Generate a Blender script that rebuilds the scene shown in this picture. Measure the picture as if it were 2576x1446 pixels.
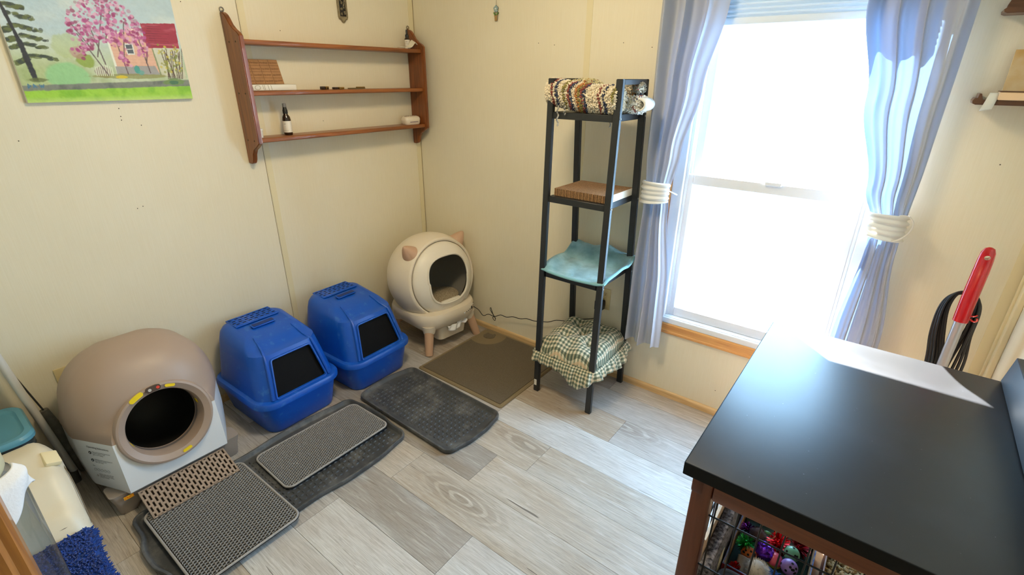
import bpy, bmesh, math, random
import numpy as np
from mathutils import Vector, Matrix

for o in list(bpy.data.objects):
    bpy.data.objects.remove(o, do_unlink=True)
SC = bpy.context.scene
COL = SC.collection
rng = random.Random(7)

# ------------------------------------------------------------------ camera
def setup_camera():
    yaw, pitch, roll = math.radians(37.499), math.radians(23.236), math.radians(0.529)
    f = Vector((-math.sin(yaw)*math.cos(pitch), math.cos(yaw)*math.cos(pitch), -math.sin(pitch)))
    r = Vector((math.cos(yaw), math.sin(yaw), 0))
    u = r.cross(f)
    r2 = r*math.cos(roll) + u*math.sin(roll)
    u2 = -r*math.sin(roll) + u*math.cos(roll)
    cd = bpy.data.cameras.new('camera')
    cd.sensor_width = 36.0
    cd.lens = 1244.2/2576*36.0
    cd.clip_start = 0.02
    co = bpy.data.objects.new('camera', cd)
    COL.objects.link(co)
    m = Matrix((r2, u2, -f)).transposed().to_4x4()
    m.translation = Vector((2.357, -2.14, 1.49))
    co.matrix_world = m
    SC.camera = co
setup_camera()

# ------------------------------------------------------------------ world, sun, exposure
W = bpy.data.worlds.new('world'); SC.world = W
W.use_nodes = True
bg = W.node_tree.nodes['Background']
bg.inputs['Color'].default_value = (0.42, 0.70, 1.0, 1)
bg.inputs['Strength'].default_value = 24.5
sd = bpy.data.lights.new('sun', 'SUN'); sd.energy = 170.0; sd.angle = 0.0093; sd.color = (1.0, 0.96, 0.9)
so = bpy.data.objects.new('sun', sd); COL.objects.link(so)
so.rotation_euler = Vector((-0.64, 0.69, 1.0)).to_track_quat('Z', 'Y').to_euler()
so.location = (1.0, 3.0, 4.0)
# portal that guides daylight sampling through the window opening
pd = bpy.data.lights.new('window_portal', 'AREA'); pd.shape = 'RECTANGLE'; pd.size = 0.80; pd.size_y = 1.62
pd.cycles.is_portal = True
po = bpy.data.objects.new('window_portal', pd); COL.objects.link(po)
po.location = (1.968, 0.13, 1.17); po.rotation_euler = (math.radians(-90), 0, 0)
SC.view_settings.view_transform = 'Standard'
SC.view_settings.look = 'None'
SC.view_settings.gamma = 1.0
SC.view_settings.exposure = -0.10
SC.view_settings.use_curve_mapping = False

# ------------------------------------------------------------------ helpers: colour, materials
def s2l(c):
    c = c/255.0
    return c/12.92 if c <= 0.04045 else ((c+0.055)/1.055)**2.4
def S(r, g, b):
    return (s2l(r), s2l(g), s2l(b), 1.0)

MATS = {}
def nodes_of(name):
    m = bpy.data.materials.new(name); m.use_nodes = True
    nt = m.node_tree
    return m, nt, nt.nodes['Principled BSDF']
def add(nt, t, **kw):
    n = nt.nodes.new(t)
    for k, v in kw.items():
        setattr(n, k, v)
    return n
def M(name, col, rough=0.5, metal=0.0, var=0.0, vscale=12.0, bump=0.0, bscale=150.0, spec=0.5, coat=0.0, col2=None, stretch=None, sheen=0.0):
    if name in MATS:
        return MATS[name]
    m, nt, bs = nodes_of(name)
    bs.inputs['Base Color'].default_value = col
    bs.inputs['Roughness'].default_value = rough
    bs.inputs['Metallic'].default_value = metal
    bs.inputs['Specular IOR Level'].default_value = spec
    bs.inputs['Coat Weight'].default_value = coat
    if sheen:
        bs.inputs['Sheen Weight'].default_value = sheen
    L = nt.links
    geo = add(nt, 'ShaderNodeNewGeometry')
    vec = geo.outputs['Position']
    if stretch:
        mp = add(nt, 'ShaderNodeMapping'); mp.inputs['Scale'].default_value = stretch
        L.new(vec, mp.inputs['Vector']); vec = mp.outputs['Vector']
    if var > 0 or col2:
        nz = add(nt, 'ShaderNodeTexNoise'); nz.inputs['Scale'].default_value = vscale; nz.inputs['Detail'].default_value = 6
        L.new(vec, nz.inputs['Vector'])
        rp = add(nt, 'ShaderNodeValToRGB')
        a = tuple(c*(1-var) for c in col[:3])+(1,)
        b = col2 if col2 else tuple(min(1, c*(1+var)) for c in col[:3])+(1,)
        rp.color_ramp.elements[0].color = a; rp.color_ramp.elements[0].position = 0.35
        rp.color_ramp.elements[1].color = b; rp.color_ramp.elements[1].position = 0.68
        L.new(nz.outputs['Fac'], rp.inputs['Fac']); L.new(rp.outputs['Color'], bs.inputs['Base Color'])
    if bump > 0:
        nb = add(nt, 'ShaderNodeTexNoise'); nb.inputs['Scale'].default_value = bscale; nb.inputs['Detail'].default_value = 3
        L.new(vec, nb.inputs['Vector'])
        bp = add(nt, 'ShaderNodeBump'); bp.inputs['Strength'].default_value = bump; bp.inputs['Distance'].default_value = 0.002
        L.new(nb.outputs['Fac'], bp.inputs['Height']); L.new(bp.outputs['Normal'], bs.inputs['Normal'])
    MATS[name] = m
    return m
def M_wood(name, col, dark, rough=0.4, axis=1, scale=1.0, coat=0.0):
    """streaky wood grain running along an axis (0 x, 1 y, 2 z)"""
    if name in MATS:
        return MATS[name]
    m, nt, bs = nodes_of(name); L = nt.links
    geo = add(nt, 'ShaderNodeNewGeometry')
    mp = add(nt, 'ShaderNodeMapping')
    sc = [60*scale]*3; sc[axis] = 4*scale
    mp.inputs['Scale'].default_value = sc
    L.new(geo.outputs['Position'], mp.inputs['Vector'])
    nz = add(nt, 'ShaderNodeTexNoise'); nz.inputs['Scale'].default_value = 1.0; nz.inputs['Detail'].default_value = 6; nz.inputs['Distortion'].default_value = 0.6
    L.new(mp.outputs['Vector'], nz.inputs['Vector'])
    rp = add(nt, 'ShaderNodeValToRGB')
    rp.color_ramp.elements[0].color = dark; rp.color_ramp.elements[0].position = 0.3
    rp.color_ramp.elements[1].color = col; rp.color_ramp.elements[1].position = 0.62
    L.new(nz.outputs['Fac'], rp.inputs['Fac']); L.new(rp.outputs['Color'], bs.inputs['Base Color'])
    bs.inputs['Roughness'].default_value = rough
    bs.inputs['Coat Weight'].default_value = coat
    MATS[name] = m
    return m
def M_attr(name, rough=0.8, bump=0.0, sheen=0.0):
    """colour taken from the mesh's colour attribute 'Col' (print, dyed yarn)"""
    if name in MATS:
        return MATS[name]
    m, nt, bs = nodes_of(name)
    at = add(nt, 'ShaderNodeAttribute', attribute_name='Col')
    nt.links.new(at.outputs['Color'], bs.inputs['Base Color'])
    bs.inputs['Roughness'].default_value = rough
    if sheen: bs.inputs['Sheen Weight'].default_value = sheen
    MATS[name] = m
    return m
def M_cloth(name, col, tcol, mix=0.45):
    """woven cloth that lets some daylight through"""
    if name in MATS:
        return MATS[name]
    m, nt, bs = nodes_of(name); L = nt.links
    bs.inputs['Base Color'].default_value = col; bs.inputs['Roughness'].default_value = 0.65
    bs.inputs['Sheen Weight'].default_value = 0.25
    tr = add(nt, 'ShaderNodeBsdfTranslucent'); tr.inputs['Color'].default_value = tcol
    mx = add(nt, 'ShaderNodeMixShader'); mx.inputs[0].default_value = mix
    L.new(bs.outputs[0], mx.inputs[1]); L.new(tr.outputs[0], mx.inputs[2])
    L.new(mx.outputs[0], nt.nodes['Material Output'].inputs['Surface'])
    nb = add(nt, 'ShaderNodeTexNoise'); nb.inputs['Scale'].default_value = 900
    bp = add(nt, 'ShaderNodeBump'); bp.inputs['Strength'].default_value = 0.15; bp.inputs['Distance'].default_value = 0.001
    L.new(nb.outputs['Fac'], bp.inputs['Height']); L.new(bp.outputs['Normal'], bs.inputs['Normal'])
    MATS[name] = m
    return m
def M_glass(name, tint=(1, 1, 1, 1), refl=0.06, rough=0.0):
    """thin clear sheet: mostly see-through with a faint reflection"""
    if name in MATS:
        return MATS[name]
    m, nt, bs = nodes_of(name); L = nt.links
    tr = add(nt, 'ShaderNodeBsdfTransparent'); tr.inputs['Color'].default_value = tint
    gl = add(nt, 'ShaderNodeBsdfGlossy'); gl.inputs['Roughness'].default_value = rough
    fr = add(nt, 'ShaderNodeLayerWeight'); fr.inputs['Blend'].default_value = 0.5
    pw = add(nt, 'ShaderNodeMath', operation='POWER'); pw.inputs[1].default_value = 4.0
    ma = add(nt, 'ShaderNodeMath', operation='MULTIPLY_ADD'); ma.inputs[1].default_value = 0.5; ma.inputs[2].default_value = refl
    mx = add(nt, 'ShaderNodeMixShader')
    L.new(fr.outputs['Facing'], pw.inputs[0]); L.new(pw.outputs[0], ma.inputs[0]); L.new(ma.outputs[0], mx.inputs[0])
    L.new(tr.outputs[0], mx.inputs[1]); L.new(gl.outputs[0], mx.inputs[2])
    L.new(mx.outputs[0], nt.nodes['Material Output'].inputs['Surface'])
    MATS[name] = m
    return m

# ------------------------------------------------------------------ helpers: geometry
def box(bm, c, s, rot=None, bev=0.0, seg=2):
    t = bmesh.new()
    bmesh.ops.create_cube(t, size=1.0)
    bmesh.ops.scale(t, vec=s, verts=t.verts)
    if bev > 0:
        bmesh.ops.bevel(t, geom=list(t.edges), offset=bev, segments=seg, profile=0.5, affect='EDGES')
    if rot is not None:
        bmesh.ops.transform(t, matrix=rot.to_4x4(), verts=t.verts)
    bmesh.ops.translate(t, vec=c, verts=t.verts)
    merge(bm, t)
def bb(bm, x0, x1, y0, y1, z0, z1, bev=0.0, seg=2):
    box(bm, ((x0+x1)/2, (y0+y1)/2, (z0+z1)/2), (abs(x1-x0), abs(y1-y0), abs(z1-z0)), None, bev, seg)
def merge(bm, t):
    me = bpy.data.meshes.new('tmp'); t.to_mesh(me); t.free()
    bm.from_mesh(me); bpy.data.meshes.remove(me)
def ring_frame(d):
    d = Vector(d).normalized()
    a = Vector((0, 0, 1)) if abs(d.z) < 0.9 else Vector((1, 0, 0))
    u = d.cross(a).normalized(); v = u.cross(d).normalized()   # u, v perpendicular to d
    return u, v
def cyl(bm, p0, p1, r0, r1=None, n=16, caps=True):
    r1 = r0 if r1 is None else r1
    p0, p1 = Vector(p0), Vector(p1)
    u, v = ring_frame(p1-p0)
    A = [bm.verts.new(p0+(u*math.cos(2*math.pi*i/n)+v*math.sin(2*math.pi*i/n))*r0) for i in range(n)]
    B = [bm.verts.new(p1+(u*math.cos(2*math.pi*i/n)+v*math.sin(2*math.pi*i/n))*r1) for i in range(n)]
    for i in range(n):
        j = (i+1) % n
        bm.faces.new((A[i], B[i], B[j], A[j]))
    if caps:
        bm.faces.new(A); bm.faces.new(B[::-1])
def tube(bm, pts, r, n=8, closed=False, caps=True):
    pts = [Vector(p) for p in pts]
    N = len(pts)
    rings = []
    u = None
    for i, p in enumerate(pts):
        a = pts[(i-1) % N] if (closed or i > 0) else p
        b = pts[(i+1) % N] if (closed or i < N-1) else p
        d = (b-a)
        d = d.normalized() if d.length > 1e-9 else Vector((0, 0, 1))
        if u is None:
            u, _ = ring_frame(d)
        u = (u-d*u.dot(d))
        u = u.normalized() if u.length > 1e-6 else ring_frame(d)[0]
        v = d.cross(u)
        rr = r[i] if isinstance(r, (list, tuple)) else r
        rings.append([bm.verts.new(p+(u*math.cos(2*math.pi*k/n)+v*math.sin(2*math.pi*k/n))*rr) for k in range(n)])
    M_ = N if closed else N-1
    for i in range(M_):
        A, B = rings[i], rings[(i+1) % N]
        for k in range(n):
            l = (k+1) % n
            bm.faces.new((A[k], A[l], B[l], B[k]))
    if caps and not closed:
        bm.faces.new(rings[0][::-1]); bm.faces.new(rings[-1])
def lathe(bm, prof, n=40, mat=None, sx=1.0, sy=1.0):
    """profile of (radius, height) turned about local z, then moved by mat"""
    mat = mat or Matrix()
    rings = []
    for r, z in prof:
        if r < 1e-6:
            rings.append([bm.verts.new(mat @ Vector((0, 0, z)))])
        else:
            rings.append([bm.verts.new(mat @ Vector((r*sx*math.cos(2*math.pi*k/n), r*sy*math.sin(2*math.pi*k/n), z))) for k in range(n)])
    for A, B in zip(rings[:-1], rings[1:]):
        if len(A) == 1 and len(B) == 1:
            continue
        for k in range(n):
            l = (k+1) % n
            if len(A) == 1:
                bm.faces.new((A[0], B[l], B[k]))
            elif len(B) == 1:
                bm.faces.new((A[k], A[l], B[0]))
            else:
                bm.faces.new((A[k], A[l], B[l], B[k]))
def prism(bm, poly, fn, t0, t1):
    """polygon (a,b) pushed from t0 to t1; fn(a,b,t) gives the point"""
    A = [bm.verts.new(fn(a, b, t0)) for a, b in poly]
    B = [bm.verts.new(fn(a, b, t1)) for a, b in poly]
    n = len(poly)
    bm.faces.new(A); bm.faces.new(B[::-1])
    for i in range(n):
        j = (i+1) % n
        bm.faces.new((A[i], B[i], B[j], A[j]))
def surf(bm, f, nu, nv, cu=False, cv=False):
    V = [[bm.verts.new(f(i/(nu if cu else nu-1), j/(nv if cv else nv-1))) for j in range(nv)] for i in range(nu)]
    for i in range(nu if cu else nu-1):
        for j in range(nv if cv else nv-1):
            a, b = (i+1) % nu, (j+1) % nv
            bm.faces.new((V[i][j], V[a][j], V[a][b], V[i][b]))
    return V
def loft(bm, sections, caps=True):
    R = [[bm.verts.new(p) for p in s] for s in sections]
    n = len(R[0])
    for A, B in zip(R[:-1], R[1:]):
        for k in range(n):
            l = (k+1) % n
            bm.faces.new((A[k], A[l], B[l], B[k]))
    if caps:
        bm.faces.new(R[0][::-1]); bm.faces.new(R[-1])
    return R
def rrect(x0, x1, y0, y1, r, n=5):
    """rounded rectangle outline, counter-clockwise"""
    out = []
    for cx, cy, a0 in ((x1-r, y1-r, 0), (x0+r, y1-r, 90), (x0+r, y0+r, 180), (x1-r, y0+r, 270)):
        for i in range(n+1):
            a = math.radians(a0+90*i/n)
            out.append((cx+r*math.cos(a), cy+r*math.sin(a)))
    return out
def sph(bm, c, r, n=20, m=12, sc=(1, 1, 1)):
    t = bmesh.new()
    bmesh.ops.create_uvsphere(t, u_segments=n, v_segments=m, radius=r)
    bmesh.ops.scale(t, vec=sc, verts=t.verts)
    bmesh.ops.translate(t, vec=c, verts=t.verts)
    merge(bm, t)

LOCAL = set()
def thing(name, label, cat, loc=(0, 0, 0), rotz=0.0, group=None, local=False, kind=None):
    e = bpy.data.objects.new(name, None); COL.objects.link(e)
    e.empty_display_size = 0.05
    e.location = loc; e.rotation_euler = (0, 0, rotz)
    e['label'] = label; e['category'] = cat
    if group: e['group'] = group
    if kind: e['kind'] = kind
    if local: LOCAL.add(e.name)
    return e
def fin(bm, smooth, angle):
    bmesh.ops.recalc_face_normals(bm, faces=bm.faces)
    me = bpy.data.meshes.new('m'); bm.to_mesh(me); bm.free()
    if smooth:
        me.shade_smooth()
        me.set_sharp_from_angle(angle=math.radians(angle))
    return me
def ob(name, geo, mat, parent=None, smooth=True, angle=40, label=None, cat=None, group=None, kind=None):
    me = fin(geo, smooth, angle) if isinstance(geo, bmesh.types.BMesh) else geo
    me.name = name
    if mat is not None and len(me.materials) == 0:
        me.materials.append(mat)
    o = bpy.data.objects.new(name, me); COL.objects.link(o)
    if parent is not None:
        o.parent = parent
        root = parent
        while root.parent: root = root.parent
        if root.type == 'EMPTY' and root.name not in LOCAL and parent is root:
            o.matrix_parent_inverse = Matrix.Translation(-Vector(root.location))
    if label: o['label'] = label
    if cat: o['category'] = cat
    if group: o['group'] = group
    if kind: o['kind'] = kind
    return o
def raw(name, V, F, mat, parent=None, cols=None, smooth=False, **kw):
    me = bpy.data.meshes.new(name); me.from_pydata(V, [], F); me.update()
    if cols is not None:
        at = me.color_attributes.new('Col', 'FLOAT_COLOR', 'POINT')
        at.data.foreach_set('color', np.asarray(cols, dtype=np.float32).ravel())
    if smooth: me.shade_smooth()
    return ob(name, me, mat, parent, **kw)
def cut(o, cutter):
    """subtract a helper shape from o and drop the helper"""
    md = o.modifiers.new('cut', 'BOOLEAN'); md.operation = 'DIFFERENCE'; md.object = cutter; md.solver = 'EXACT'
    bpy.context.view_layer.update()
    dg = bpy.context.evaluated_depsgraph_get()
    me = bpy.data.meshes.new_from_object(o.evaluated_get(dg))
    o.modifiers.remove(md)
    old = o.data; o.data = me; me.name = old.name
    bpy.data.objects.remove(cutter, do_unlink=True)
    me.shade_smooth(); me.set_sharp_from_angle(angle=math.radians(35))
def text_mesh(s, size, extrude=0.0002, align='LEFT'):
    cu = bpy.data.curves.new('txt', 'FONT'); cu.body = s; cu.size = size; cu.extrude = extrude; cu.align_x = align
    cu.resolution_u = 3
    t = bpy.data.objects.new('txt', cu); COL.objects.link(t)
    bpy.context.view_layer.update()
    dg = bpy.context.evaluated_depsgraph_get()
    me = bpy.data.meshes.new_from_object(t.evaluated_get(dg))
    bpy.data.objects.remove(t, do_unlink=True)
    return me
def place_mesh(me, mat4):
    me.transform(mat4); return me
def basis(o, ex, ey, ez):
    m = Matrix((Vector(ex), Vector(ey), Vector(ez))).transposed().to_4x4(); m.translation = Vector(o); return m
def solid(o, t, offset=-1):
    md = o.modifiers.new('thickness', 'SOLIDIFY'); md.thickness = t; md.offset = offset; return o
def copy_tree(o, parent=None):
    c = o.copy(); COL.objects.link(c)
    if parent is not None: c.parent = parent
    for ch in list(o.children):
        copy_tree(ch, c)
    return c
def smoothstep(a, b, x):
    t = max(0.0, min(1.0, (x-a)/(b-a))); return t*t*(3-2*t)
def lerp_tab(tab, x):
    if x <= tab[0][0]: return tab[0][1]
    for (a, va), (b, vb) in zip(tab[:-1], tab[1:]):
        if x <= b:
            t = (x-a)/(b-a); t = t*t*(3-2*t)
            return va+(vb-va)*t
    return tab[-1][1]

# ================================================================== ROOM SHELL
RX, RY, RZ = 2.765, -3.05, 2.30
def M_wall():
    m, nt, bs = nodes_of('cream_vinyl_wall'); L = nt.links
    geo = add(nt, 'ShaderNodeNewGeometry')
    mp = add(nt, 'ShaderNodeMapping'); mp.inputs['Scale'].default_value = (260, 260, 9)
    L.new(geo.outputs['Position'], mp.inputs['Vector'])
    nz = add(nt, 'ShaderNodeTexNoise'); nz.inputs['Scale'].default_value = 1.0; nz.inputs['Detail'].default_value = 3
    L.new(mp.outputs['Vector'], nz.inputs['Vector'])
    n2 = add(nt, 'ShaderNodeTexNoise'); n2.inputs['Scale'].default_value = 2.2; n2.inputs['Detail'].default_value = 3
    L.new(geo.outputs['Position'], n2.inputs['Vector'])
    rp = add(nt, 'ShaderNodeValToRGB')
    rp.color_ramp.elements[0].color = S(228, 218, 190); rp.color_ramp.elements[0].position = 0.3
    rp.color_ramp.elements[1].color = S(235, 227, 204); rp.color_ramp.elements[1].position = 0.7
    mx = add(nt, 'ShaderNodeMix', data_type='FLOAT'); mx.inputs[0].default_value = 0.5
    L.new(nz.outputs['Fac'], mx.inputs[2]); L.new(n2.outputs['Fac'], mx.inputs[3])
    L.new(mx.outputs[0], rp.inputs['Fac']); L.new(rp.outputs['Color'], bs.inputs['Base Color'])
    bs.inputs['Roughness'].default_value = 0.5
    bp = add(nt, 'ShaderNodeBump'); bp.inputs['Strength'].default_value = 0.12; bp.inputs['Distance'].default_value = 0.001
    L.new(nz.outputs['Fac'], bp.inputs['Height']); L.new(bp.outputs['Normal'], bs.inputs['Normal'])
    MATS['wall'] = m
    return m
WALL = M_wall()
CORE = M('wall_core', S(196, 178, 132), 0.8)
BATTEN = M('batten', S(228, 216, 178), 0.5)
PLASTER = M('ceiling_white', S(232, 226, 212), 0.85)
BASEWOOD = M_wood('baseboard_wood', S(222, 190, 140), S(196, 160, 110), 0.5, 0)

def struct(name, bm, mat, **kw):
    return ob(name, bm, mat, smooth=False, kind='structure', **kw)

# ---- left wall (x = 0): core, three vinyl panels, battens
bm = bmesh.new(); bb(bm, -0.10, -0.006, RY-0.1, 0.1, 0, RZ); wl = struct('wall_left', bm, CORE)
for a, b in ((-0.976, -0.004), (-2.196, -0.979), (RY, -2.199)):
    bm = bmesh.new(); bb(bm, -0.006, 0.0, a, b, 0.0, RZ); ob('panel', bm, WALL, wl, smooth=False)
bm = bmesh.new(); bb(bm, 0.0, 0.0016, -0.974, -0.948, 0, RZ); ob('batten', bm, BATTEN, wl, smooth=False)
bm = bmesh.new(); bb(bm, 0.0, 0.003, -0.034, -0.003, 0, RZ); ob('corner_batten', bm, BATTEN, wl, smooth=False)
NAIL = M('nail_hole', S(70, 55, 40), 0.8)
def speck(parent, p, n, r):
    bm = bmesh.new(); p = Vector(p); n = Vector(n); cyl(bm, p-n*0.0005, p+n*0.0012, r, r*0.7, 6); ob('nail_head', bm, NAIL, parent, smooth=False)
for y, z in ((-1.487, 1.363), (-1.488, 1.335), (-1.489, 1.322), (-1.792, 1.273), (-1.43, 1.30), (-0.80, 1.665), (-1.52, 0.99), (-1.50, 0.995), (-0.645, 1.27), (-1.19, 1.74)):
    speck(wl, (0, y, z), (1, 0, 0), 0.0022)

# ---- window wall (y = 0) with the opening
WX0, WX1, WZ0, WZ1 = 1.592, 2.345, 0.395, 1.95
bm = bmesh.new()
for a in ((-0.1, WX0, 0, RZ), (WX1, RX+0.1, 0, RZ), (WX0, WX1, 0, WZ0), (WX0, WX1, WZ1, RZ)):
    bb(bm, a[0], a[1], 0.006, 0.11, a[2], a[3])
wb = struct('wall_back', bm, CORE)
bm = bmesh.new(); bb(bm, 0.004, 1.1185, 0.0, 0.006, 0, RZ); ob('panel', bm, WALL, wb, smooth=False)
bm = bmesh.new()
for a in ((1.1215, WX0, 0, RZ), (WX0, WX1, 0, WZ0), (WX0, WX1, WZ1, RZ)):
    bb(bm, a[0], a[1], 0.0, 0.006, a[2], a[3])
ob('panel', bm, WALL, wb, smooth=False)
bm = bmesh.new()
for a in ((WX1+0.002, RX, 0, RZ),):
    bb(bm, a[0], a[1], 0.0, 0.006, a[2], a[3])
ob('panel', bm, WALL, wb, smooth=False)
bm = bmesh.new(); bb(bm, 1.112, 1.142, -0.0022, 0.0, 0, RZ); ob('batten', bm, BATTEN, wb, smooth=False)
bm = bmesh.new(); bb(bm, 2.722, 2.760, -0.0025, 0.0, 0, RZ); ob('corner_batten', bm, BATTEN, wb, smooth=False)
for x, z in ((0.95, 1.62), (1.30, 1.62), (1.43, 1.60), (2.60, 1.25), (2.71, 1.28), (2.741, 0.84), (2.739, 0.63), (1.93, 0.13), (0.86, 1.63)):
    speck(wb, (x, 0, z), (0, -1, 0), 0.0022)

# ---- right wall, front wall behind the viewer, ceiling
bm = bmesh.new(); bb(bm, RX+0.002, RX+0.1, RY-0.1, 0.1, 0, RZ); wr = struct('wall_right', bm, WALL)
bm = bmesh.new(); bb(bm, -0.1, RX+0.1, RY-0.1, RY, 0, RZ); struct('wall_front', bm, WALL)
bm = bmesh.new(); bb(bm, -0.1, RX+0.1, RY-0.1, 0.11, RZ, RZ+0.08); struct('ceiling', bm, PLASTER)
# moulded casing on the right wall close to the corner
bm = bmesh.new()
for y0, y1, t in ((-0.058, -0.030, 0.010), (-0.030, -0.012, 0.016), (-0.085, -0.058, 0.014)):
    bb(bm, RX-t, RX+0.002, y0, y1, 0, RZ, 0.003)
struct('trim_1', bm, BATTEN)
# baseboards: low rounded wood strips
def quarter(name, fn, t0, t1):
    bm = bmesh.new()
    prof = [(0, 0), (0.012, 0)] + [(0.012*math.cos(a), 0.022+0.012*math.sin(a)) for a in [i*math.pi/12 for i in range(7)]]
    prism(bm, prof, fn, t0, t1)
    ob(name, bm, BASEWOOD, smooth=True, kind='structure')
quarter('baseboard_back', lambda a, b, t: Vector((t, -a, b)), 0.02, RX-0.02)
quarter('baseboard_left', lambda a, b, t: Vector((a+0.0032, t, b)), RY, -0.012)

# ---- floor: dark sub-floor and single planks
def M_plank():
    m, nt, bs = nodes_of('weathered_vinyl_plank'); L = nt.links
    oi = add(nt, 'ShaderNodeObjectInfo'); geo = add(nt, 'ShaderNodeNewGeometry')
    off = add(nt, 'ShaderNodeVectorMath', operation='SCALE'); off.inputs[3].default_value = 37.0
    cmb = add(nt, 'ShaderNodeCombineXYZ')
    for i in range(3): L.new(oi.outputs['Random'], cmb.inputs[i])
    L.new(cmb.outputs[0], off.inputs[0])
    ad = add(nt, 'ShaderNodeVectorMath', operation='ADD'); L.new(geo.outputs['Position'], ad.inputs[0]); L.new(off.outputs[0], ad.inputs[1])
    def noise(scale, detail, dist=0.0, rough=0.5):
        mp = add(nt, 'ShaderNodeMapping'); mp.inputs['Scale'].default_value = scale
        L.new(ad.outputs[0], mp.inputs['Vector'])
        n = add(nt, 'ShaderNodeTexNoise'); n.inputs['Scale'].default_value = 1; n.inputs['Detail'].default_value = detail
        n.inputs['Distortion'].default_value = dist; n.inputs['Roughness'].default_value = rough
        L.new(mp.outputs[0], n.inputs['Vector']); return n.outputs['Fac']
    def ramp(fac, p0, c0, p1, c1):
        r = add(nt, 'ShaderNodeValToRGB'); r.color_ramp.elements[0].position = p0; r.color_ramp.elements[0].color = c0
        r.color_ramp.elements[1].position = p1; r.color_ramp.elements[1].color = c1
        L.new(fac, r.inputs['Fac']); return r.outputs['Color']
    def mix(f, a, b, mode='MIX'):
        x = add(nt, 'ShaderNodeMix', data_type='RGBA', blend_type=mode)
        if isinstance(f, float): x.inputs[0].default_value = f
        else: L.new(f, x.inputs[0])
        L.new(a, x.inputs[6]); L.new(b, x.inputs[7]); return x.outputs[2]
    K = (0, 0, 0, 1); Wt = (1, 1, 1, 1)
    broad = noise((2.4, 8, 1), 4, 0.6)
    grain = noise((7, 190, 1), 8, 1.6, 0.7)
    wash = noise((4.5, 55, 1), 6, 0.8, 0.65)
    crack = noise((5.0, 110, 1), 2, 0.5)
    base = oi.outputs['Color']
    tan = ramp(broad, 0.40, S(168, 152, 135), 0.62, S(200, 197, 192))
    c = mix(0.30, base, tan)
    gcol = ramp(grain, 0.25, S(150, 140, 128), 0.60, Wt)
    c = mix(0.75, c, gcol, 'MULTIPLY')
    wf = ramp(wash, 0.54, K, 0.70, Wt)
    wv = add(nt, 'ShaderNodeMath', operation='MULTIPLY'); wv.inputs[1].default_value = 0.34
    L.new(wf, wv.inputs[0])
    wc = add(nt, 'ShaderNodeRGB'); wc.outputs[0].default_value = S(226, 224, 220)
    c = mix(wv.outputs[0], c, wc.outputs[0])
    cf = ramp(crack, 0.715, K, 0.745, Wt)
    cv = add(nt, 'ShaderNodeMath', operation='MULTIPLY'); cv.inputs[1].default_value = 0.75; L.new(cf, cv.inputs[0])
    cc = add(nt, 'ShaderNodeRGB'); cc.outputs[0].default_value = S(70, 58, 50)
    c = mix(cv.outputs[0], c, cc.outputs[0])
    # a few ring-figured knots
    mp = add(nt, 'ShaderNodeMapping'); mp.inputs['Scale'].default_value = (1.0, 3.4, 1); L.new(ad.outputs[0], mp.inputs['Vector'])
    vo = add(nt, 'ShaderNodeTexVoronoi'); vo.inputs['Scale'].default_value = 1.0; L.new(mp.outputs[0], vo.inputs['Vector'])
    sn = add(nt, 'ShaderNodeMath', operation='SINE'); sm = add(nt, 'ShaderNodeMath', operation='MULTIPLY_ADD'); sm.inputs[1].default_value = 95
    bmul = add(nt, 'ShaderNodeMath', operation='MULTIPLY'); bmul.inputs[1].default_value = 16.0; L.new(broad, bmul.inputs[0])
    L.new(vo.outputs['Distance'], sm.inputs[0]); L.new(bmul.outputs[0], sm.inputs[2]); L.new(sm.outputs[0], sn.inputs[0])
    kr = ramp(sn.outputs[0], 0.2, S(216, 211, 206), 0.8, Wt)
    near = ramp(vo.outputs['Distance'], 0.06, Wt, 0.26, K)
    c2 = mix(near, c, mix(1.0, c, kr, 'MULTIPLY'))
    L.new(c2, bs.inputs['Base Color'])
    rr = add(nt, 'ShaderNodeMapRange'); rr.inputs['To Min'].default_value = 0.40; rr.inputs['To Max'].default_value = 0.6
    L.new(grain, rr.inputs['Value']); L.new(rr.outputs[0], bs.inputs['Roughness'])
    bs.inputs['Specular IOR Level'].default_value = 0.5
    bp = add(nt, 'ShaderNodeBump'); bp.inputs['Strength'].default_value = 0.25; bp.inputs['Distance'].default_value = 0.001
    L.new(grain, bp.inputs['Height']); L.new(bp.outputs['Normal'], bs.inputs['Normal'])
    return m
PLANK = M_plank()
bm = bmesh.new(); bb(bm, -0.1, RX+0.1, RY-0.1, 0.11, -0.08, -0.004); floor = struct('floor', bm, M('subfloor', S(96, 84, 72), 0.9))
tones = [S(206, 205, 203), S(184, 181, 178), S(190, 177, 160), S(158, 153, 148), S(174, 158, 140), S(146, 137, 128), S(212, 211, 209), S(184, 172, 156)]
PW, PL = 0.1835, 1.22
edges = [-0.859+PW*k for k in range(5)][::-1]
row = 0
y1 = -0.859+PW*5
starts = {-0.859: 1.455, -1.226: 1.05}
rowtone = {}
while y1 > RY+0.01:
    y0 = y1-PW
    yy0, yy1 = max(y0, RY), min(y1, 0.0)
    key = [v for k, v in starts.items() if abs(k-y0) < 0.01]
    j = key[0] if key else (0.37*row*1.9+0.23) % PL
    xs = [0.0]; x = j % PL
    while x < RX:
        if x > 0.03 and RX-x > 0.03: xs.append(x)
        x += PL
    xs.append(RX)
    for i, (a, b) in enumerate(zip(xs[:-1], xs[1:])):
        if yy1-yy0 < 0.01: continue
        bm = bmesh.new(); bb(bm, a+0.0006, b-0.0006, yy0+0.0006, yy1-0.0006, -0.004, 0.0)
        p = ob('plank', bm, PLANK, floor, smooth=False)
        p.color = tones[(row*3+i*5+(row*row) % 3) % len(tones)]
    y1 = y0; row += 1

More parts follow.
